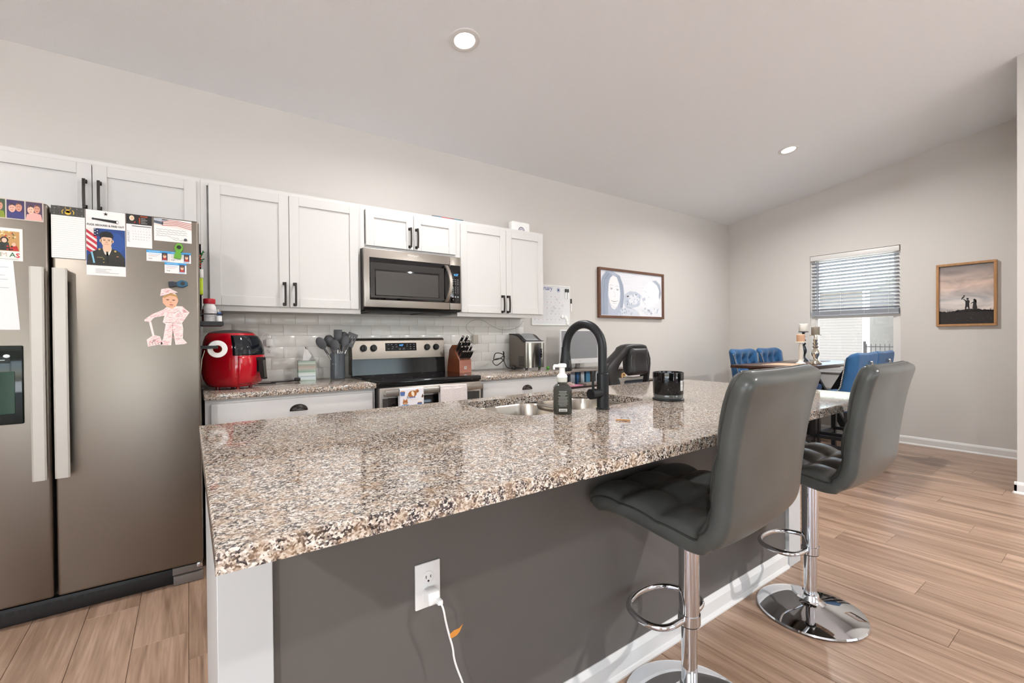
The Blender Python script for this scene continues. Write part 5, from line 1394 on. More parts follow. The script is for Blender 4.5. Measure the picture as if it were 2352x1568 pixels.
sil(man, .205); f.ell(.205 + .006, h2 * .19 + .137, .009, .011, DK)
wom = [(-.008, 0), (-.002, 0), (.0, .035), (.006, .035), (.008, 0), (.014, 0), (.012, .035), (.026, .038), (.020, .075), (.018, .11), (.006, .118), (-.004, .108), (-.022, .092), (-.022, .086), (-.004, .096), (-.006, .075), (-.010, .038), (-.004, .036)]
sil(wom, .255); f.ell(.255 + .005, h2 * .19 + .124, .009, .011, DK); f.poly([(.260, h2 * .19 + .13), (.274, h2 * .19 + .125), (.276, h2 * .19 + .095), (.264, h2 * .19 + .10)], DK)
f.ell(.186, h2 * .19 + .168, .007, .007, DK); f.poly([(.164, h2 * .19 + .136), (.172, h2 * .19 + .158), (.184, h2 * .19 + .162), (.190, h2 * .19 + .152), (.178, h2 * .19 + .146), (.170, h2 * .19 + .132)], DK)
for k in range(26): f.ell(random.uniform(.01, w2 - .01), random.uniform(.008, h2 * .17), random.uniform(.002, .006), .0016, '#5a504a', n=6)
f.done('silhouette_print', t)

# ================================================================ DESK CORNER
DESK = mat('desk_dark', '#33241f', .4, var=((5, 40, 40), .5, '#231713'))
t = thing('desk', 'dark brown desk against the back wall behind the island', 'desk', (3.45, 3.28, 0))
dx0, dx1, dy0, dy1, dz = 2.685, 4.16, 3.07, 3.50, .738
obj('desk_top', MB().box((dx0, dy0, dz - .03), (dx1, dy1, dz), None, .003), t, DESK)
for x in (dx0 + .01, dx1 - .05):
    for y in (dy0 + .02, dy1 - .06): obj('leg', MB().box((x, y, 0), (x + .04, y + .04, dz - .03), None, .002), t, DESK)
obj('back_panel', MB().box((dx0 + .05, dy1 - .03, .35), (dx1 - .05, dy1 - .012, dz - .03)), t, DESK)
t = thing('monitor_riser', 'grey wooden monitor shelf on the desk', 'shelf', (3.25, 3.33, dz))
GW = mat('grey_wood', '#8d857d', .5, var=((5, 40, 40), .5, '#746c65'))
rz0 = .862
obj('riser_top', MB().box((2.86, 3.20, rz0), (3.78, 3.49, rz0 + .018), None, .002), t, GW)
for x in (2.87, 3.75): obj('riser_side', MB().box((x, 3.21, dz), (x + .018, 3.48, rz0)), t, GW, smooth=0)
cols = [('#20486e', 'navy'), ('#1a2a38', 'dark'), ('#b9c6cf', 'pale grey-blue'), ('#3d6f9e', 'mid blue'), ('#c9d2d8', 'white'), ('#4c86a8', 'sky blue'), ('#a9886e', 'tan'), ('#cfd6da', 'off-white'), ('#6d8aa3', 'dusty blue'), ('#8a6f5c', 'brown')]
xx = 2.905
for k, (c, nm) in enumerate(cols):
    wd = .040 + .012 * (k % 3)
    tb = thing('book', '%s book standing under the monitor shelf, number %s from the left end' % (nm, ordw[k] if k < 6 else ('seventh', 'eighth', 'ninth', 'tenth')[k - 6]), 'book', (xx + wd / 2, 3.35, dz), group='books under the monitor shelf')
    tb['label'] = '%s book standing under the monitor shelf, %s from the left' % (nm, ordw[k] if k < 6 else ('seventh', 'eighth', 'ninth', 'tenth')[k - 6])
    obj('cover', MB().box((xx, 3.27, dz + .0002), (xx + wd, 3.276, dz + .115)).box((xx, 3.27, dz + .0002), (xx + .003, 3.42, dz + .115)).box((xx + wd - .003, 3.27, dz + .0002), (xx + wd, 3.42, dz + .115)), tb, P(c), smooth=0)
    obj('pages', MB().box((xx + .003, 3.276, dz + .003), (xx + wd - .003, 3.418, dz + .112)), tb, PAPER, smooth=0)
    xx += wd + .018
t = thing('computer_monitor', 'switched-off monitor with white bezel on the desk shelf', 'monitor', (3.26, 3.36, rz0 + .018), math.radians(0))
mx0, mx1, mz0, mz1, my = 2.955, 3.47, .935, 1.272, 3.318
b = MB().box((mx0, my, mz0), (mx1, my + .03, mz1), None, .004); obj('case', b, t, mat('monitor_bezel', '#dcdcdc', .4))
obj('screen', MB().box((mx0 + .008, my - .001, mz0 + .050), (mx1 - .008, my + .004, mz1 - .010)), t, mat('screen_off', '#868689', .3), smooth=0)
f = Flat(((mx0 + mx1) / 2, my - .0008, mz0 + .022), (1, 0, 0), (0, 0, 1)); f.rect(-.018, 0, .018, .005, '#b3b3b5'); f.done('logo', t)
SG = mat('stand_grey', '#8e8a86', .35, .6)
obj('stand_neck', MB().box((3.19, my + .028, rz0 + .03), (3.24, my + .045, mz0 + .12)), t, SG, smooth=0)
obj('stand_foot', MB().tube([(3.05, 3.25, rz0 + .023), (3.215, 3.40, rz0 + .024), (3.38, 3.25, rz0 + .023)], .005, n=8).tube([(3.215, 3.40, rz0 + .024), (3.215, my + .04, rz0 + .06)], .006, n=8), t, SG)
obj('monitor_cable', MB().tube([(3.12, my + .03, mz0 + .02), (3.11, my + .035, rz0 + .06), (3.10, my + .04, rz0 + .03), (3.08, my + .08, rz0 + .022)], .0025, n=6, smooth=2), t, BLACK)
def slab(name, label, cat, x0, x1, y0, y1, z0, z1, m, rot=0, bev=.003):
    c = Vector(((x0 + x1) / 2, (y0 + y1) / 2, z0)); o = obj(name, MB().box((x0, y0, z0), (x1, y1, z1), None, bev), None, m, base=c, label=label, cat=cat); o.rotation_euler = (0, 0, rot); return o
slab('mouse_pad', 'pink mouse pad at the left end of the desk', 'mouse pad', 2.82, 3.03, 3.085, 3.25, dz + .0003, dz + .010, mat('pink_pad', '#d98aa6', .7))
t = thing('computer_mouse', 'beige computer mouse on the pink mouse pad', 'mouse', (2.92, 3.145, dz + .010))
obj('shell', MB().lathe([(1, 0), (.97, .30), (.86, .55), (.68, .77), (.45, .91), (.2, .98), (.02, 1.0)], None, n=28, X=Matrix.Translation((2.915, 3.145, dz + .0105)) @ Matrix.Diagonal((.033, .050, .030, 1))), t, mat('mouse_beige', '#d5bcae', .4)); obj('wheel', MB().cyl((2.911, 3.115, dz + .034), (2.919, 3.115, dz + .034), .006, n=12), t, DARK)
t = thing('laptop', 'closed silver laptop lying on the desk', 'laptop', (3.22, 3.15, dz)); obj('laptop_base', MB().box((3.06, 3.075, dz + .0004), (3.36, 3.20, dz + .012), None, .003), t, mat('laptop_silver', '#b8aca4', .35, .6)); obj('laptop_lid', MB().box((3.06, 3.075, dz + .013), (3.36, 3.20, dz + .020), None, .003), t, mat('laptop_silver'))
slab('notebook', 'lilac notebook lying on the desk right of the laptop', 'notebook', 3.38, 3.55, 3.09, 3.24, dz + .0003, dz + .014, P('#b78fb8'))
slab('notepad', 'coral pink pad on the desk between laptop and lilac notebook', 'notepad', 3.365, 3.50, 3.075, 3.088, dz + .0003, dz + .022, P('#e08a7a'))
t = thing('wooden_sign', 'small cut-out wooden letter sign on the desk behind the chair', 'sign', (3.62, 3.12, dz))
vs, fs = text_polys('e', .16); b = MB(); V_ = [b.bm.verts.new((3.60 + x, 3.12, dz + .018 + y)) for x, y in vs]
for q_ in fs: b.bm.faces.new([V_[j] for j in q_])
so = obj('letter', b, t, mat('ply_wood', '#c19a68', .6), smooth=0); sm = so.modifiers.new('s', 'SOLIDIFY'); sm.thickness = .012
obj('sign_base', MB().box((3.58, 3.10, dz + .0003), (3.72, 3.15, dz + .018), None, .002), t, mat('ply_wood'))

# office chair standing before the desk
ch = thing('office_chair', 'black leather office chair with hooped back and head cushion', 'chair', (3.0, 2.62, 0))
CY = 2.5
outer = [(2.80, .56), (2.765, .70), (2.748, .836), (2.722, .89), (2.717, .938), (2.733, .971), (2.788, 1.013), (2.86, 1.06), (2.9, 1.089), (2.917, 1.111), (2.969, 1.13), (3.027, 1.137), (3.172, 1.135), (3.215, 1.126), (3.252, 1.065), (3.276, 1.008), (3.276, .96), (3.262, .888), (3.243, .813), (3.235, .70), (3.21, .56)]
inner = [(2.915, .60), (2.905, .70), (2.897, .823), (2.869, .882), (2.87, .927), (2.887, .956), (2.933, 1.008), (2.965, 1.035), (2.985, 1.05), (3.0, 1.07), (3.02, 1.085), (3.06, 1.092), (3.16, 1.092), (3.195, 1.085), (3.214, 1.06), (3.228, 1.02), (3.234, .96), (3.236, .888), (3.235, .813), (3.20, .70), (3.17, .60)]
def hoop(y, grow): return [Vector((x, y, z)) for x, z in outer], [Vector((x, y, z)) for x, z in inner]
b = MB(); rings = []
for o_, i_2 in zip(outer, inner):
    O, I = Vector((o_[0], 0, o_[1])), Vector((i_2[0], 0, i_2[1])); c = (O + I) / 2; h = (O - I) / 2
    ring = []
    for k in range(12):
        a = 2 * pi * k / 12; s = math.copysign(abs(math.cos(a)) ** .6, math.cos(a)); u = math.copysign(abs(math.sin(a)) ** .6, math.sin(a))
        p = c + h * s; ring.append((p.x, CY + .05 + .05 * u, p.z))
    rings.append(ring)
obj('back_hoop', b.loft(rings), ch, BLK_LEATHER, smooth=60)
def pad(x0, x1, z0, z1, y, d, bulge=.03, n=14):
    m = MB()
    def fn(sgn):
        return lambda u, v: Vector((x0 + (x1 - x0) * u, y + sgn * (d / 2) * (1 - abs(2 * u - 1) ** 6) ** .5 * (1 - abs(2 * v - 1) ** 6) ** .5 + (-.02 * (2 * v - 1) ** 2), z0 + (z1 - z0) * v))
    return m.grid(fn(-1), n, n).grid(fn(1), n, n)
obj('head_cushion', pad(2.99, 3.222, .872, 1.108, CY + .04, .13), ch, BLK_LEATHER, smooth=70)
obj('cushion_stitching', MB().tube([(2.998, CY - .012, .882), (3.214, CY - .012, .882), (3.214, CY - .012, 1.100), (2.998, CY - .012, 1.100)], .0022, n=6, cyclic=True, smooth=2), ch, mat('stitch_grey', '#6b6866', .6))
obj('lumbar_panel', pad(2.88, 3.23, .58, .856, CY + .07, .06), ch, mat('chair_grey_mesh', '#8d8780', .7), smooth=70)
obj('lumbar_stripe', pad(2.955, 3.20, .79, .835, CY + .035, .02), ch, mat('chair_stripe', '#2f3640', .6), smooth=70)
obj('seat', MB().box((2.74, 2.44, .44), (3.25, 2.95, .54), None, .04, 4), ch, BLK_LEATHER, smooth=60)
for x in (2.70, 3.25):
    obj('armrest', MB().box((x - .02, 2.55, .66), (x + .06, 2.85, .70), None, .015, 3).box((x + .005, 2.66, .46), (x + .035, 2.74, .67), None, .006), ch, BLACK)
obj('gas_lift', MB().cyl((3.0, 2.70, .12), (3.0, 2.70, .45), .028, n=20), ch, BLACK_MAT)
for k in range(5):
    a = 2 * pi * k / 5 + .3; ex, ey = 3.0 + .30 * math.cos(a), 2.70 + .30 * math.sin(a)
    sp_ = obj('base_spoke', MB().tube([(3.0, 2.70, .13), (3.0 + .16 * math.cos(a), 2.70 + .16 * math.sin(a), .11), (ex, ey, .085)], .022, n=10), ch, BLACK)
    obj('caster', MB().cyl((ex - .022 * math.sin(a), ey + .022 * math.cos(a), .030), (ex + .022 * math.sin(a), ey - .022 * math.cos(a), .030), .030, n=18, bev=.004).cyl((ex, ey, .03), (ex, ey, .09), .008, n=8), sp_, BLACK)

# ================================================================ ISLAND
IX0, IX1, IY0, IY1 = .026, 2.66, .7187, 1.8298      # worktop
BX0, BX1, PYF = .040, 2.635, 1.085                  # base, front panel plane
isl = thing('kitchen_island', 'grey panelled kitchen island base with white corner posts', 'kitchen island', ((BX0 + BX1) / 2, 1.44, 0))
obj('front_panel', MB().box((BX0 + .095, PYF, 0), (BX1 - .125, PYF + .05, .8825)), isl, GREY_PANEL, smooth=0)
obj('cabinet_body', MB().box((BX0 + .012, PYF + .05, .10), (BX1 - .012, 1.775, .700)).box((BX0 + .012, PYF + .05, .0), (BX1 - .012, 1.70, .101)).box((BX0 + .012, PYF + .05, .70), (BX1 - .012, PYF + .12, .8825)).box((BX0 + .012, 1.757, .70), (BX1 - .012, 1.775, .8825)), isl, CAB, smooth=0)
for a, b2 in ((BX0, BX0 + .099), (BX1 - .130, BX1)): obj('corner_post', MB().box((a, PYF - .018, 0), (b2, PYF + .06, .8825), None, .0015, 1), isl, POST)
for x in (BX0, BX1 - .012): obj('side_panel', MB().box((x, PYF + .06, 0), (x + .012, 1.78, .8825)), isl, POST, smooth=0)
obj('baseboard', base_profile(MB(), (BX0 + .10, PYF, 0), (BX1 - .131, PYF, 0), (0, -1, 0), .09, .012), isl, TRIM, smooth=0)
n = 4; wd = (BX1 - BX0 - .04) / n
for k in range(n):
    a = BX0 + .02 + k * wd; d = obj('door', shaker(a + .003, a + wd - .003, .13, .86, 1.795, -1), isl, CAB)
    bp = MB(); hx = a + wd - .04 if k % 2 == 0 else a + .04
    bp.box((hx - .006, 1.795, .68), (hx + .006, 1.825, .69)).box((hx - .006, 1.795, .82), (hx + .006, 1.825, .83)).box((hx - .006, 1.819, .68), (hx + .006, 1.827, .83)); obj('handle', bp, d, BRONZE, smooth=0)

# worktop with a cut-out for the sink
SX0, SX1, SY0, SY1 = .955, 1.695, 1.292, 1.742
scx, scy = (SX0 + SX1) / 2, (SY0 + SY1) / 2
def rrect(x0, x1, y0, y1, r, n=8):
    pts = []
    for (cx_, cy_, a0) in ((x1 - r, y1 - r, 0), (x0 + r, y1 - r, pi / 2), (x0 + r, y0 + r, pi), (x1 - r, y0 + r, 3 * pi / 2)):
        for k in range(n + 1): a = a0 + pi / 2 * k / n; pts.append((cx_ + r * math.cos(a), cy_ + r * math.sin(a)))
    return pts
hole = rrect(SX0, SX1, SY0, SY1, .10)
def to_outer(p):
    dx, dy = p[0] - scx, p[1] - scy; k = 1e9
    if dx > 0: k = min(k, (IX1 - scx) / dx)
    if dx < 0: k = min(k, (IX0 - scx) / dx)
    if dy > 0: k = min(k, (IY1 - scy) / dy)
    if dy < 0: k = min(k, (IY0 - scy) / dy)
    return (scx + dx * k, scy + dy * k)
# include rays through the worktop corners so its outline stays rectangular
def hit(ang):
    dx, dy = math.cos(ang), math.sin(ang); best = None
    for i in range(len(hole)):
        (ax, ay), (bx_, by_) = hole[i], hole[(i + 1) % len(hole)]
        ex, ey = bx_ - ax, by_ - ay; den = dx * ey - dy * ex
        if abs(den) < 1e-9: continue
        t_ = ((ax - scx) * ey - (ay - scy) * ex) / den; s_ = ((ax - scx) * dy - (ay - scy) * dx) / den
        if t_ > 0 and -1e-6 <= s_ <= 1 + 1e-6: best = (scx + dx * t_, scy + dy * t_)
    return best
angs = [math.atan2(p[1] - scy, p[0] - scx) for p in hole] + [math.atan2(y - scy, x - scx) for x in (IX0, IX1) for y in (IY0, IY1)]
angs = sorted(set(round(a, 6) for a in angs))
inn = [hit(a) for a in angs]; outp = [to_outer(p) for p in inn]
zt, zb, ch_ = .914, .8825, .004
def inset(p, d): return (min(max(p[0], IX0 + d), IX1 - d), min(max(p[1], IY0 + d), IY1 - d))
L = [[(x, y, zt) for x, y in inn], [(*inset(p, ch_), zt) for p in outp], [(*inset(p, ch_ * .3), zt - ch_ * .3) for p in outp], [(x, y, zt - ch_) for x, y in outp], [(x, y, zb) for x, y in outp], [(x, y, zb) for x, y in inn], [(x, y, zt) for x, y in inn]]
obj('island_countertop', MB().loft(L, None, caps=(False, False)), None, GRANITE, base=(scx, scy, zb), smooth=0, label='speckled granite island top with a cut-out for the double sink', cat='countertop')

sk = thing('sink', 'stainless undermount double-bowl sink set in the island', 'sink', (scx, scy, .70))
def bowl(x0, x1, y0, y1, zbot):
    rings = []; r0 = .085
    for dz_, ins in ((0, -.012), (0, 0.0), (-.01, .004), (-.10, .010), (-.14, .016), (-.155, .026), (-.165, .045), (-.168, .075)):
        rings.append([(x, y, .882 + dz_) for x, y in rrect(x0 + ins, x1 - ins, y0 + ins, y1 - ins, max(.03, r0 - max(ins, 0) * .5), 6)])
    m = MB().loft(rings, None, caps=(False, True)); 
    return m
for (a, b2) in ((SX0 - .004, 1.352), (1.372, SX1 + .004)):
    bo = obj('bowl', bowl(a, b2, SY0 - .004, SY1 + .004, .7), sk, STEEL_B, smooth=60)
    c = ((a + b2) / 2, scy); obj('drain', MB().lathe([(.020, .001), (.040, .003), (.044, .0015)], None, (*c, .7135), n=28), bo, CHROME)
obj('divider', MB().box((1.345, SY0 + .03, .855), (1.379, SY1 - .03, .8815), None, .006, 2), sk, STEEL_B)

# faucet
fx, fy = 1.325, 1.243
t = thing('faucet', 'matte black pull-down kitchen faucet on the island', 'faucet', (fx, fy, .914))
obj('base_column', MB().lathe([(.026, .0002), (.026, .005), (.0235, .007), (.0235, .138), (.020, .142)], None, (fx, fy, .914), n=32), t, BLACK_MAT)
arc = [(fx, fy, 1.045), (fx, fy, 1.12)]
R_ = .098; zc_ = 1.152
for k in range(19): a = pi * k / 18 * .985; arc.append((fx - .012 * (1 - math.cos(a)) / 2, fy + R_ - R_ * math.cos(a), zc_ + R_ * math.sin(a)))
arc.append((fx - .012, fy + 2 * R_ + .002, 1.135))
obj('spout', MB().tube(arc, .0172, n=20), t, BLACK_MAT, smooth=60)
hx, hy = fx - .013, fy + 2 * R_ + .003
sh = obj('spray_head', MB().lathe([(.0235, -.072), (.0262, -.068), (.0255, -.050), (.021, -.010), (.0185, .012), (.0178, .030)], None, (hx, hy, 1.125), n=28), t, BLACK_MAT)
obj('spray_button', MB().box((hx - .006, hy - .0275, 1.068), (hx + .006, hy - .020, 1.10), None, .003), sh, DARK)
hd_ = Vector((-.99, -.08, 0)).normalized(); hc = Vector((fx, fy, .978))
hv = obj('handle_valve', MB().cyl(hc + hd_ * .016, hc + hd_ * .044, .0185, n=26).cyl(hc + hd_ * .044, hc + hd_ * .076, .0200, n=26, bev=.002), t, BLACK_MAT)
lb = hc + hd_ * .058
obj('lever', MB().cyl(lb + Vector((0, 0, .014)), lb + Vector((-.004, -.002, .088)), .0048, n=12, bev=.0015), hv, BLACK_MAT)

# soap bottle
sc_ = Vector((1.135, 1.268, .9142))
t = thing('soap_bottle', 'dark foaming hand soap bottle with white pump beside the faucet', 'soap bottle', sc_, math.radians(-38), local=True)
def octa(w, z, ch=.30): c = w * ch; return [(w, -w + c, z), (w, w - c, z), (w - c, w, z), (-w + c, w, z), (-w, w - c, z), (-w, -w + c, z), (-w + c, -w, z), (w - c, -w, z)]
bo = obj('bottle_body', MB().loft([octa(.030, 0), octa(.033, .003), octa(.0335, .02), octa(.0335, .098), octa(.031, .108), octa(.024, .117, .4), octa(.018, .121, .5), octa(.0165, .132, .55)]), t, mat('soap_dark', '#34352f', .08, spec=.6), smooth=30)
obj('collar', MB().lathe([(.0185, .128), (.0195, .130), (.0195, .146), (.017, .149)], None, n=28), t, mat('collar_clear', '#c9c8bf', .15))
pm_ = obj('pump', MB().lathe([(.0195, .147), (.0195, .153), (.015, .160), (.0105, .164), (.0105, .184), (.012, .187), (.0165, .189), (.0165, .199), (.013, .203), (.0, .204)], None, n=28, caps=False).box((-.032, -.008, .188), (.0, .008, .200), None, .004).box((-.034, -.007, .178), (-.026, .007, .195), None, .003), t, WHITE_PL)
f = Flat((-.019, -.0338, .010), (1, 0, 0), (0, 0, 1)); SP = '#a9aaa6'
for k in range(11): w_ = (.030, .026, .032, .018, .034, .030, .034, .034, .032, .034, .026)[k]; f.rect(.019 - w_ / 2, .082 - k * .0058, .019 + w_ / 2, .0835 - k * .0058, SP)
f.rect(.004, .002, .034, .013, '#d8d6d2').up()
for k in range(11): f.rect(.006 + k * .0024, .003, .0068 + k * .0024 + (k % 3) * .0004, .010, '#1a1a1a')
f.done('label_print', bo)
t.scale = (1, 1, .91)

# candle jar standing on its lid
cc = (1.745, 1.243, .9142)
t = thing('candle_jar', 'black glass candle jar with clear base on the island', 'candle', cc)
obj('lid_base', MB().lathe([(.066, 0), (.068, .002), (.068, .007), (.065, .009)], None, cc, n=48), t, BLACK_MAT)
obj('glass_foot', MB().lathe([(.062, .0092), (.0635, .012), (.064, .026), (.0635, .027)], None, cc, n=48), t, mat('thick_glass', '#4d5150', .05, spec=.8, coat=.5))
obj('jar', MB().lathe([(.0640, .027), (.0655, .030), (.0660, .120), (.0655, .124), (.0630, .1245), (.0622, .120), (.0618, .034), (.0, .033)], None, cc, n=48, caps=False), t, BLACK_GLASS)
stv = Vector((-.28, -.96, 0)).normalized()
obj('barcode_sticker', MB().grid(lambda u, v: Vector((cc[0] + .0665 * math.cos(-1.66 + .28 * u), cc[1] + .0665 * math.sin(-1.66 + .28 * u), cc[2] + .045 + .045 * v)), 6, 1), t, mat('sticker', '#d9d8d6', .5, var=((8, 8, 500), .8, '#77777a')))
tag(obj('twist_tie', MB().tube([(1.171, 1.04, .9165), (1.180, 1.030, .9175), (1.188, 1.022, .9165), (1.201, 1.004, .9168)], .0022, n=6, smooth=1), None, mat('tan_tie', '#b27a3a', .6), base=(1.186, 1.022, .9143)), 'small tan twist of paper lying on the island top', 'twist tie')

# outlet and charger on the island panel
outlet('white outlet with a charger plugged in on the grey island panel', .4975, PYF, .560)
t = thing('phone_charger', 'white charger cube and cable hanging from the island outlet', 'charger', (.4975, 1.05, .53))
obj('charger_block', MB().box((.4825, PYF - .042, .523), (.5145, PYF - .009, .556), None, .005, 3), t, WHITE_PL)
obj('plug_collar', MB().box((.500, PYF - .060, .528), (.514, PYF - .040, .540), None, .003), t, WHITE_PL)
ca = [(.507, 1.030, .534), (.512, 1.022, .522), (.520, 1.026, .483), (.532, 1.030, .440), (.542, 1.03, .405), (.544, 1.03, .379), (.553, 1.03, .347), (.570, 1.03, .302), (.60, 1.035, .20), (.64, 1.04, .08), (.68, 1.03, .010), (.78, .98, .0045), (.86, .95, .0042)]
obj('cable', MB().tube(ca, .0026, n=8, smooth=2), t, WHITE_PL)
obj('cable_tag', MB().prism([(.531, 1.028, .437), (.538, 1.026, .434), (.549, 1.023, .438), (.556, 1.020, .446), (.565, 1.018, .464), (.555, 1.020, .456), (.542, 1.024, .453), (.533, 1.027, .446)], (0, .0006, 0)), t, mat('amber_tag', '#c9853a', .4))

# ================================================================ BAR STOOLS
def catmull(P4, n):
    out = []
    for i in range(len(P4) - 1):
        p0 = P4[max(i - 1, 0)]; p1 = P4[i]; p2 = P4[i + 1]; p3 = P4[min(i + 2, len(P4) - 1)]
        for k in range(n):
            t = k / n
            out.append(tuple(.5 * ((2 * b_) + (-a_ + c_) * t + (2 * a_ - 5 * b_ + 4 * c_ - d_) * t * t + (-a_ + 3 * b_ - 3 * c_ + d_) * t ** 3) for a_, b_, c_, d_ in zip(p0, p1, p2, p3)))
    out.append(tuple(P4[-1])); return out
# side profile of the shell mid-line (y forward, z up), front lip -> seat -> back top
SPROF = catmull([(.215, .612), (.195, .635), (.14, .652), (.05, .648), (-.06, .632), (-.145, .622), (-.195, .640), (-.222, .690), (-.232, .78), (-.248, .90), (-.268, 1.0), (-.292, 1.080)], 6)
def stool(label, loc, rz, dz=0.0):
    t = thing('bar_stool', label, 'bar stool', (*loc, 0), rz, 'grey bar stools at the island', local=True)
    obj('base', MB().lathe([(.0, .002), (.2035, .002), (.206, .006), (.2025, .012), (.165, .024), (.11, .036), (.06, .044), (.042, .049), (.034, .058), (.033, .075), (.0305, .080), (.0, .081)], None, n=72, caps=False), t, CHROME, smooth=40)
    obj('lower_tube', MB().cyl((0, 0, .07), (0, 0, .26 + dz), .0245, n=36), t, CHROME)
    po = obj('pole', MB().cyl((0, 0, .252 + dz), (0, 0, .60 + dz), .0315, n=40, bev=.002), t, CHROME)
    obj('collar_ring', MB().cyl((0, 0, .248 + dz), (0, 0, .255 + dz), .0325, n=36), po, BLACK)
    zf = .268 + dz
    loop = [(-.030, .004, zf)] + [(-.105, .010, zf), (-.135, .05, zf), (-.130, .12, zf), (-.09, .175, zf), (0, .195, zf), (.09, .175, zf), (.130, .12, zf), (.135, .05, zf), (.105, .010, zf)] + [(.030, .004, zf)]
    obj('footrest', MB().tube(loop, .0105, n=14, smooth=3).cyl((0, 0, zf - .016), (0, 0, zf + .016), .0345, n=32), t, CHROME, smooth=50)
    obj('seat_plate', MB().box((-.09, -.09, .575 + dz), (.09, .09, .598 + dz), None, .006), t, BLACK)
    PR = SPROF
    acc = [0.0]
    for q0, q1 in zip(PR, PR[1:]): acc.append(acc[-1] + math.hypot(q1[0] - q0[0], q1[1] - q0[1]))
    LT = acc[-1]
    def at_len(d):
        for k in range(len(acc) - 1):
            if d <= acc[k + 1] or k == len(acc) - 2:
                f_ = (d - acc[k]) / (acc[k + 1] - acc[k]); return (PR[k][0] + (PR[k + 1][0] - PR[k][0]) * f_, PR[k][1] + (PR[k + 1][1] - PR[k][1]) * f_)
    NP = 84; Wd = .240; TI, TO = .020, .028
    ss = [(.5 - .5 * math.cos(pi * (k / (NP - 1)))) * .35 + (k / (NP - 1)) * .65 for k in range(NP)]
    pos = [at_len(s * LT) for s in ss]
    nrm = []
    for i in range(NP):
        a = pos[max(i - 1, 0)]; b = pos[min(i + 1, NP - 1)]; d = Vector((0, b[0] - a[0], b[1] - a[1])).normalized(); nrm.append(Vector((0, d.z, -d.y)))
    seam_s = [0, .155, .30, .44, .60, .76, 1.0]
    def pillow(s, u):
        k = 0.0
        for a, b in zip(seam_s, seam_s[1:]):
            if a <= s <= b: k = abs(math.sin(pi * (s - a) / (b - a)))
        m = abs(math.sin(pi * 1.5 * (u + 1))) if s < .45 else abs(math.cos(pi * u * .5))
        return (k ** .4) * (m ** .35)
    NU = 40
    def half(s):
        d0, d1 = s * LT, (1 - s) * LT; w_ = Wd; r0, r1 = .06, .045
        if d0 < r0: w_ -= r0 - math.sqrt(max(0, r0 * r0 - (r0 - d0) ** 2))
        if d1 < r1: w_ -= r1 - math.sqrt(max(0, r1 * r1 - (r1 - d1) ** 2))
        return w_
    def edge(s, u):
        d = min(s, 1 - s) * LT; v_ = min(1, d / .024); side = min(1, (1 - abs(u)) * Wd / .020)
        return math.sqrt(1 - (1 - v_) ** 2.2) * math.sqrt(1 - (1 - side) ** 2.2)
    def P3(i, u, side):
        s = ss[i]; y, z = pos[i]; e = edge(s, u)
        off = TI * e + .030 * pillow(s, u) * e if side > 0 else -TO * e
        p = Vector((half(s) * u, y, z + dz)) + nrm[i] * off
        if s > .45: p += nrm[i] * (.012 * abs(u) ** 2.5)
        return p
    us = [math.sin(pi / 2 * (-1 + 2 * k / NU)) for k in range(NU + 1)]
    cut = next(i for i in range(NP) if ss[i] > .47)
    def shell(i0, i1, side):
        b = MB()
        t_ = bmesh.new(); V = [[t_.verts.new(P3(i, u, side)) for u in us] for i in range(i0, i1 + 1)]
        for A, B in zip(V, V[1:]):
            for k in range(NU): t_.faces.new((A[k], A[k + 1], B[k + 1], B[k]))
        b._merge(t_, None); return b
    def both(i0, i1):
        b = shell(i0, i1, 1); c = shell(i0, i1, -1); me = bpy.data.meshes.new('x'); c.bm.to_mesh(me); c.bm.free(); b.bm.from_mesh(me); bpy.data.meshes.remove(me)
        bmesh.ops.remove_doubles(b.bm, verts=b.bm.verts, dist=.0004); bmesh.ops.recalc_face_normals(b.bm, faces=b.bm.faces); return b
    def PE(i, u):      # piping runs along the inner rim
        s = ss[i]; return P3(i, u * .985, 1)
    obj('seat', both(0, cut), t, LEATHER, smooth=75); obj('backrest', both(cut, NP - 1), t, LEATHER, smooth=75)
    i0, i1 = 1, NP - 2
    rim = [PE(i, 1) for i in range(i0, i1 + 1)] + [PE(i1, u) for u in reversed(us[2:-2])] + [PE(i, -1) for i in range(i1, i0 - 1, -1)] + [PE(i0, u) for u in us[2:-2]]
    obj('piping', MB().tube(rim, .0030, n=6, cyclic=True), t, mat('piping_dark', '#33322f', .45), smooth=60)
    return t
stool('grey leatherette bar stool nearest the camera, chrome pole at the island middle', (1.300, .853), math.radians(3), .026)
stool('grey leatherette bar stool at the far island end, whole round chrome base visible', (2.182, .845), math.radians(0), .004)

# ================================================================ DINING SET
TX0, TX1, TY0, TY1, TZ = 4.56, 6.18, 1.85, 2.50, .900
t = thing('dining_table', 'counter-height dark wood dining table with crossed black legs', 'dining table', ((TX0 + TX1) / 2, (TY0 + TY1) / 2, 0))
tt_ = obj('tabletop', MB().box((TX0, TY0, TZ - .032), (TX1, TY1, TZ), None, .003), t, TABLE_WOOD)
obj('apron', MB().box((TX0 + .18, TY0 + .16, TZ - .065), (TX1 - .18, TY1 - .16, TZ - .032)), t, BLACK_WOOD, smooth=0)
for x in (TX0 + .22, TX1 - .075):
    for s in (-1, 1):
        yc = (TY0 + TY1) / 2
        obj('cross_leg', MB().prism([(x, yc + s * .26, TZ - .034), (x, yc + s * .19, TZ - .034), (x, yc - s * .27, 0), (x, yc - s * .20, 0)], (.05, 0, 0)), t, BLACK_WOOD, smooth=0)
    obj('foot_bar', MB().box((x - .01, TY0 + .02, 0), (x + .06, TY1 - .02, .05)), t, BLACK_WOOD, smooth=0)
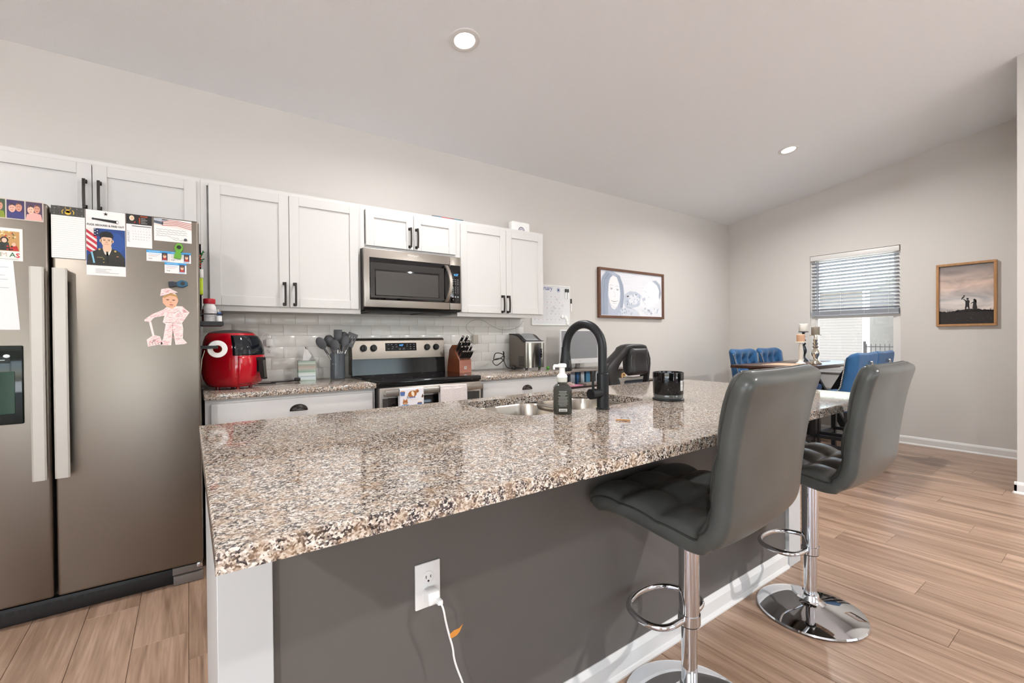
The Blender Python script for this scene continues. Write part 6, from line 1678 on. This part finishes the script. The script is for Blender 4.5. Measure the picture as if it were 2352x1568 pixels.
obj('stretcher', MB().box((TX0 + .22, (TY0 + TY1) / 2 - .03, .30), (TX1 - .05, (TY0 + TY1) / 2 + .03, .36)), t, BLACK_WOOD, smooth=0)
def mat_sheet(label, x0, x1, y0, y1, m):
    o = obj('placemat', MB().box((x0, y0, TZ + .0002), (x1, y1, TZ + .004), None, .001), None, m, base=((x0 + x1) / 2, (y0 + y1) / 2, TZ), label=label, cat='placemat', group='placemats on the dining table')
mat_sheet('tan woven placemat at the near end of the dining table', 4.78, 5.16, 1.98, 2.30, mat('tan_weave', '#b99c83', .8, bump=(220, .6, .002)))
mat_sheet('grey woven placemat on the dining table near the window', 5.56, 5.98, 2.10, 2.42, mat('grey_weave', '#8c8279', .8, bump=(220, .6, .002)))

def wing_chair(label, loc, rz):
    t = thing('dining_chair', label, 'chair', (*loc, 0), rz, 'blue velvet chairs at the dining table', local=True)
    SZ = .62
    for sx in (-1, 1):
        obj('leg', MB().loft([[(sx * .20 - .018, .20 - .018, 0), (sx * .20 + .018, .20 - .018, 0), (sx * .20 + .018, .20 + .018, 0), (sx * .20 - .018, .20 + .018, 0)], [(sx * .20 - .022, .195 - .022, SZ - .07), (sx * .20 + .022, .195 - .022, SZ - .07), (sx * .20 + .022, .195 + .022, SZ - .07), (sx * .20 - .022, .195 + .022, SZ - .07)]]), t, BLACK_WOOD, smooth=0)
        obj('leg', MB().loft([[(sx * .19 - .018, -.25 - .018, 0), (sx * .19 + .018, -.25 - .018, 0), (sx * .19 + .018, -.25 + .018, 0), (sx * .19 - .018, -.25 + .018, 0)], [(sx * .19 - .022, -.20 - .022, SZ - .07), (sx * .19 + .022, -.20 - .022, SZ - .07), (sx * .19 + .022, -.20 + .022, SZ - .07), (sx * .19 - .022, -.20 + .022, SZ - .07)]]), t, BLACK_WOOD, smooth=0)
        obj('stretcher', MB().box((sx * .195 - .011, -.23, .22), (sx * .195 + .011, .19, .25)), t, BLACK_WOOD, smooth=0)
    obj('footrest_bar', MB().box((-.19, .188, .20), (.19, .212, .24)), t, BLACK_WOOD, smooth=0)
    obj('stretcher', MB().box((-.18, -.240, .30), (.18, -.216, .33)), t, BLACK_WOOD, smooth=0)
    obj('seat', MB().box((-.235, -.22, SZ - .075), (.235, .25, SZ + .005), None, .03, 4).sph((0, .02, SZ - .002), 1, None, (.215, .225, .040), 24), t, VELVET, smooth=70)
    # winged back
    ZT = 1.055; Z0 = SZ - .06
    def wing(v):       # forward reach of the side wings
        if v > .48: return .075 - .03 * (v - .48)
        return .075 + .30 * ((.48 - v) / .48) ** 1.9
    def mid(u, v):
        a = abs(u); W = .238 + .018 * v
        top = ZT - .05 * max(0, (a - .55) / .45) ** 2.4 - .012 * (1 - a)
        z = Z0 + (top - Z0) * v
        f_ = max(0, (a - .62) / .38)
        x = math.copysign(1, u) * W * (min(a, .62) / .62 * .80 + .20 * math.sin(f_ * pi / 2)) + math.copysign(.018 * max(0, v - .75) * 4 * f_, u)
        y = -.225 - .055 * v + wing(v) * (1 - math.cos(f_ * pi / 2)) 
        return Vector((x, y, z))
    def nr(u, v):
        e = .01; du = mid(min(u + e, 1), v) - mid(max(u - e, -1), v); dv = mid(u, min(v + e, 1)) - mid(u, max(v - e, 0)); return du.cross(dv).normalized()
    def pt(u, v, s):
        ed = (1 - abs(u) ** 10) ** .5 * (1 - abs(2 * v - 1) ** 16) ** .5
        n_ = nr(u, v); n_ = n_ if n_.dot(Vector((-mid(u, v).x * .6, 1, 0))) > 0 else -n_
        if s > 0:
            q = 0
            if v > .30 and abs(u) < .86:
                for (bu, bv) in ((-.45, .74), (0, .74), (.45, .74), (-.22, .55), (.22, .55), (-.66, .55), (.66, .55)):
                    d2 = ((u - bu) / .16) ** 2 + ((v - bv) / .12) ** 2; q += math.exp(-d2)
                    for sl_ in (-1, 1):
                        for sg in (-1, 1):
                            # creases running diagonally from each button
                            w_ = abs((u - bu) * .19 * sl_ - (v - bv) * .22 * 1.0); r_ = math.hypot((u - bu) / .25, (v - bv) / .2)
                            if r_ < 1: q += .16 * math.exp(-(w_ / .012) ** 2) * (1 - r_)
            off = (.042 - .044 * min(q, 1.0)) + .004
        else: off = -.022
        return mid(u, v) + n_ * (off * ed)
    b = MB(); NU, NV = 44, 34
    for s in (1, -1): b.grid(lambda u, v, s=s: pt(-1 + 2 * u, v, s), NU, NV)
    bmesh.ops.remove_doubles(b.bm, verts=b.bm.verts, dist=.0008); bmesh.ops.recalc_face_normals(b.bm, faces=b.bm.faces)
    bk = obj('backrest', b, t, VELVET, smooth=75)
    nh = MB()
    for sx in (-1, 1):
        for k in range(30):
            v = .06 + .90 * k / 29; p = mid(sx * .995, v) + Vector((sx * .004, .004, 0)); nh.sph(p, .0062, None, n=8)
    obj('nailhead_trim', nh, bk, mat('nailhead_silver', '#d0ccc2', .2, 1.0), kind='stuff')
    rb = MB().cyl((0, -.290, .962), (0, -.322, .962), .013, n=16).tube([(.020 * math.cos(a), -.320, .935 + .026 * math.sin(a)) for a in [2 * pi * k / 20 for k in range(20)]], .0038, n=8, cyclic=True)
    obj('ring_pull', rb, t, mat('nailhead_silver'))
    return t
wing_chair('blue velvet chair showing its plain back, nearer of the two on the hall side', (4.69, 1.66), 0.0)
wing_chair('blue velvet chair showing its plain back, farther one next to the window', (5.26, 1.69), 0.0)
wing_chair('tufted blue velvet chair facing the camera, left one behind the table', (5.24, 2.47), pi)
wing_chair('tufted blue velvet chair facing the camera, right one behind the table', (5.86, 2.47), pi)

# candle holders with pillar candles
def holder(label, x, y, prof, m, R0):
    obj_ = thing('candle_holder', label, 'candle holder', (x, y, TZ))
    obj('stem', MB().lathe(prof, None, (x, y, TZ + .0005), n=28), obj_, m, smooth=50)
    zt_ = prof[-1][1]; obj('dish', MB().lathe([(.015, zt_ - .004), (R0, zt_), (R0, zt_ + .006), (R0 - .004, zt_ + .008)], None, (x, y, TZ + .0005), n=28), obj_, m)
    return TZ + zt_ + .0087
def pillar(label, x, y, z, r, h, m, wick=True):
    t = thing('pillar_candle', label, 'candle', (x, y, z)); obj('wax', MB().lathe([(r - .002, 0), (r, .003), (r, h - .004), (r - .004, h), (.0, h - .004)], None, (x, y, z), n=28, caps=False).cyl((x, y, z), (x, y, z + .002), r - .002, n=28), t, m)
    obj('wick', MB().cyl((x, y, z + h - .006), (x, y, z + h + .008), .0014, n=6), t, BLACK)
SIL = mat('mercury_glass', '#cfc9bd', .12, .9); WHC = mat('white_ceramic', '#dcd6ca', .4); BKC = mat('black_holder', '#23242a', .35)
turned = lambda s: [(.048 * s, 0), (.050 * s, .008), (.040 * s, .016), (.020 * s, .03), (.017 * s, .045), (.030 * s, .065), (.034 * s, .08), (.026 * s, .10), (.014 * s, .115), (.026 * s, .125), (.014 * s, .137), (.024 * s, .150), (.013 * s, .162), (.020 * s, .174), (.012 * s, .186), (.014 * s, .205)]
z = holder('silver turned glass candle holder on the dining table', 5.22, 1.965, [(a, b_ * 1.43) for a, b_ in turned(1.15)], SIL, .056); pillar('grey pillar candle on the silver turned holder', 5.22, 1.965, z, .037, .082, mat('grey_wax', '#8d8375', .6))
z = holder('short white candle holder on the dining table', 5.14, 2.07, [(.045, 0), (.046, .01), (.026, .022), (.020, .06), (.025, .12), (.020, .16), (.016, .19), (.016, .222)], WHC, .046); pillar('pink-beige pillar candle on the short white holder', 5.14, 2.07, z, .038, .078, mat('pink_wax', '#d8ab8c', .6))
z = holder('black turned candle holder behind the white one', 5.62, 2.235, [(a * 1.05, b_ * 1.62) for a, b_ in turned(1.0)], BKC, .050); pillar('white pillar candle on the black turned holder', 5.62, 2.235, z, .045, .085, mat('white_wax', '#e9e4da', .6))
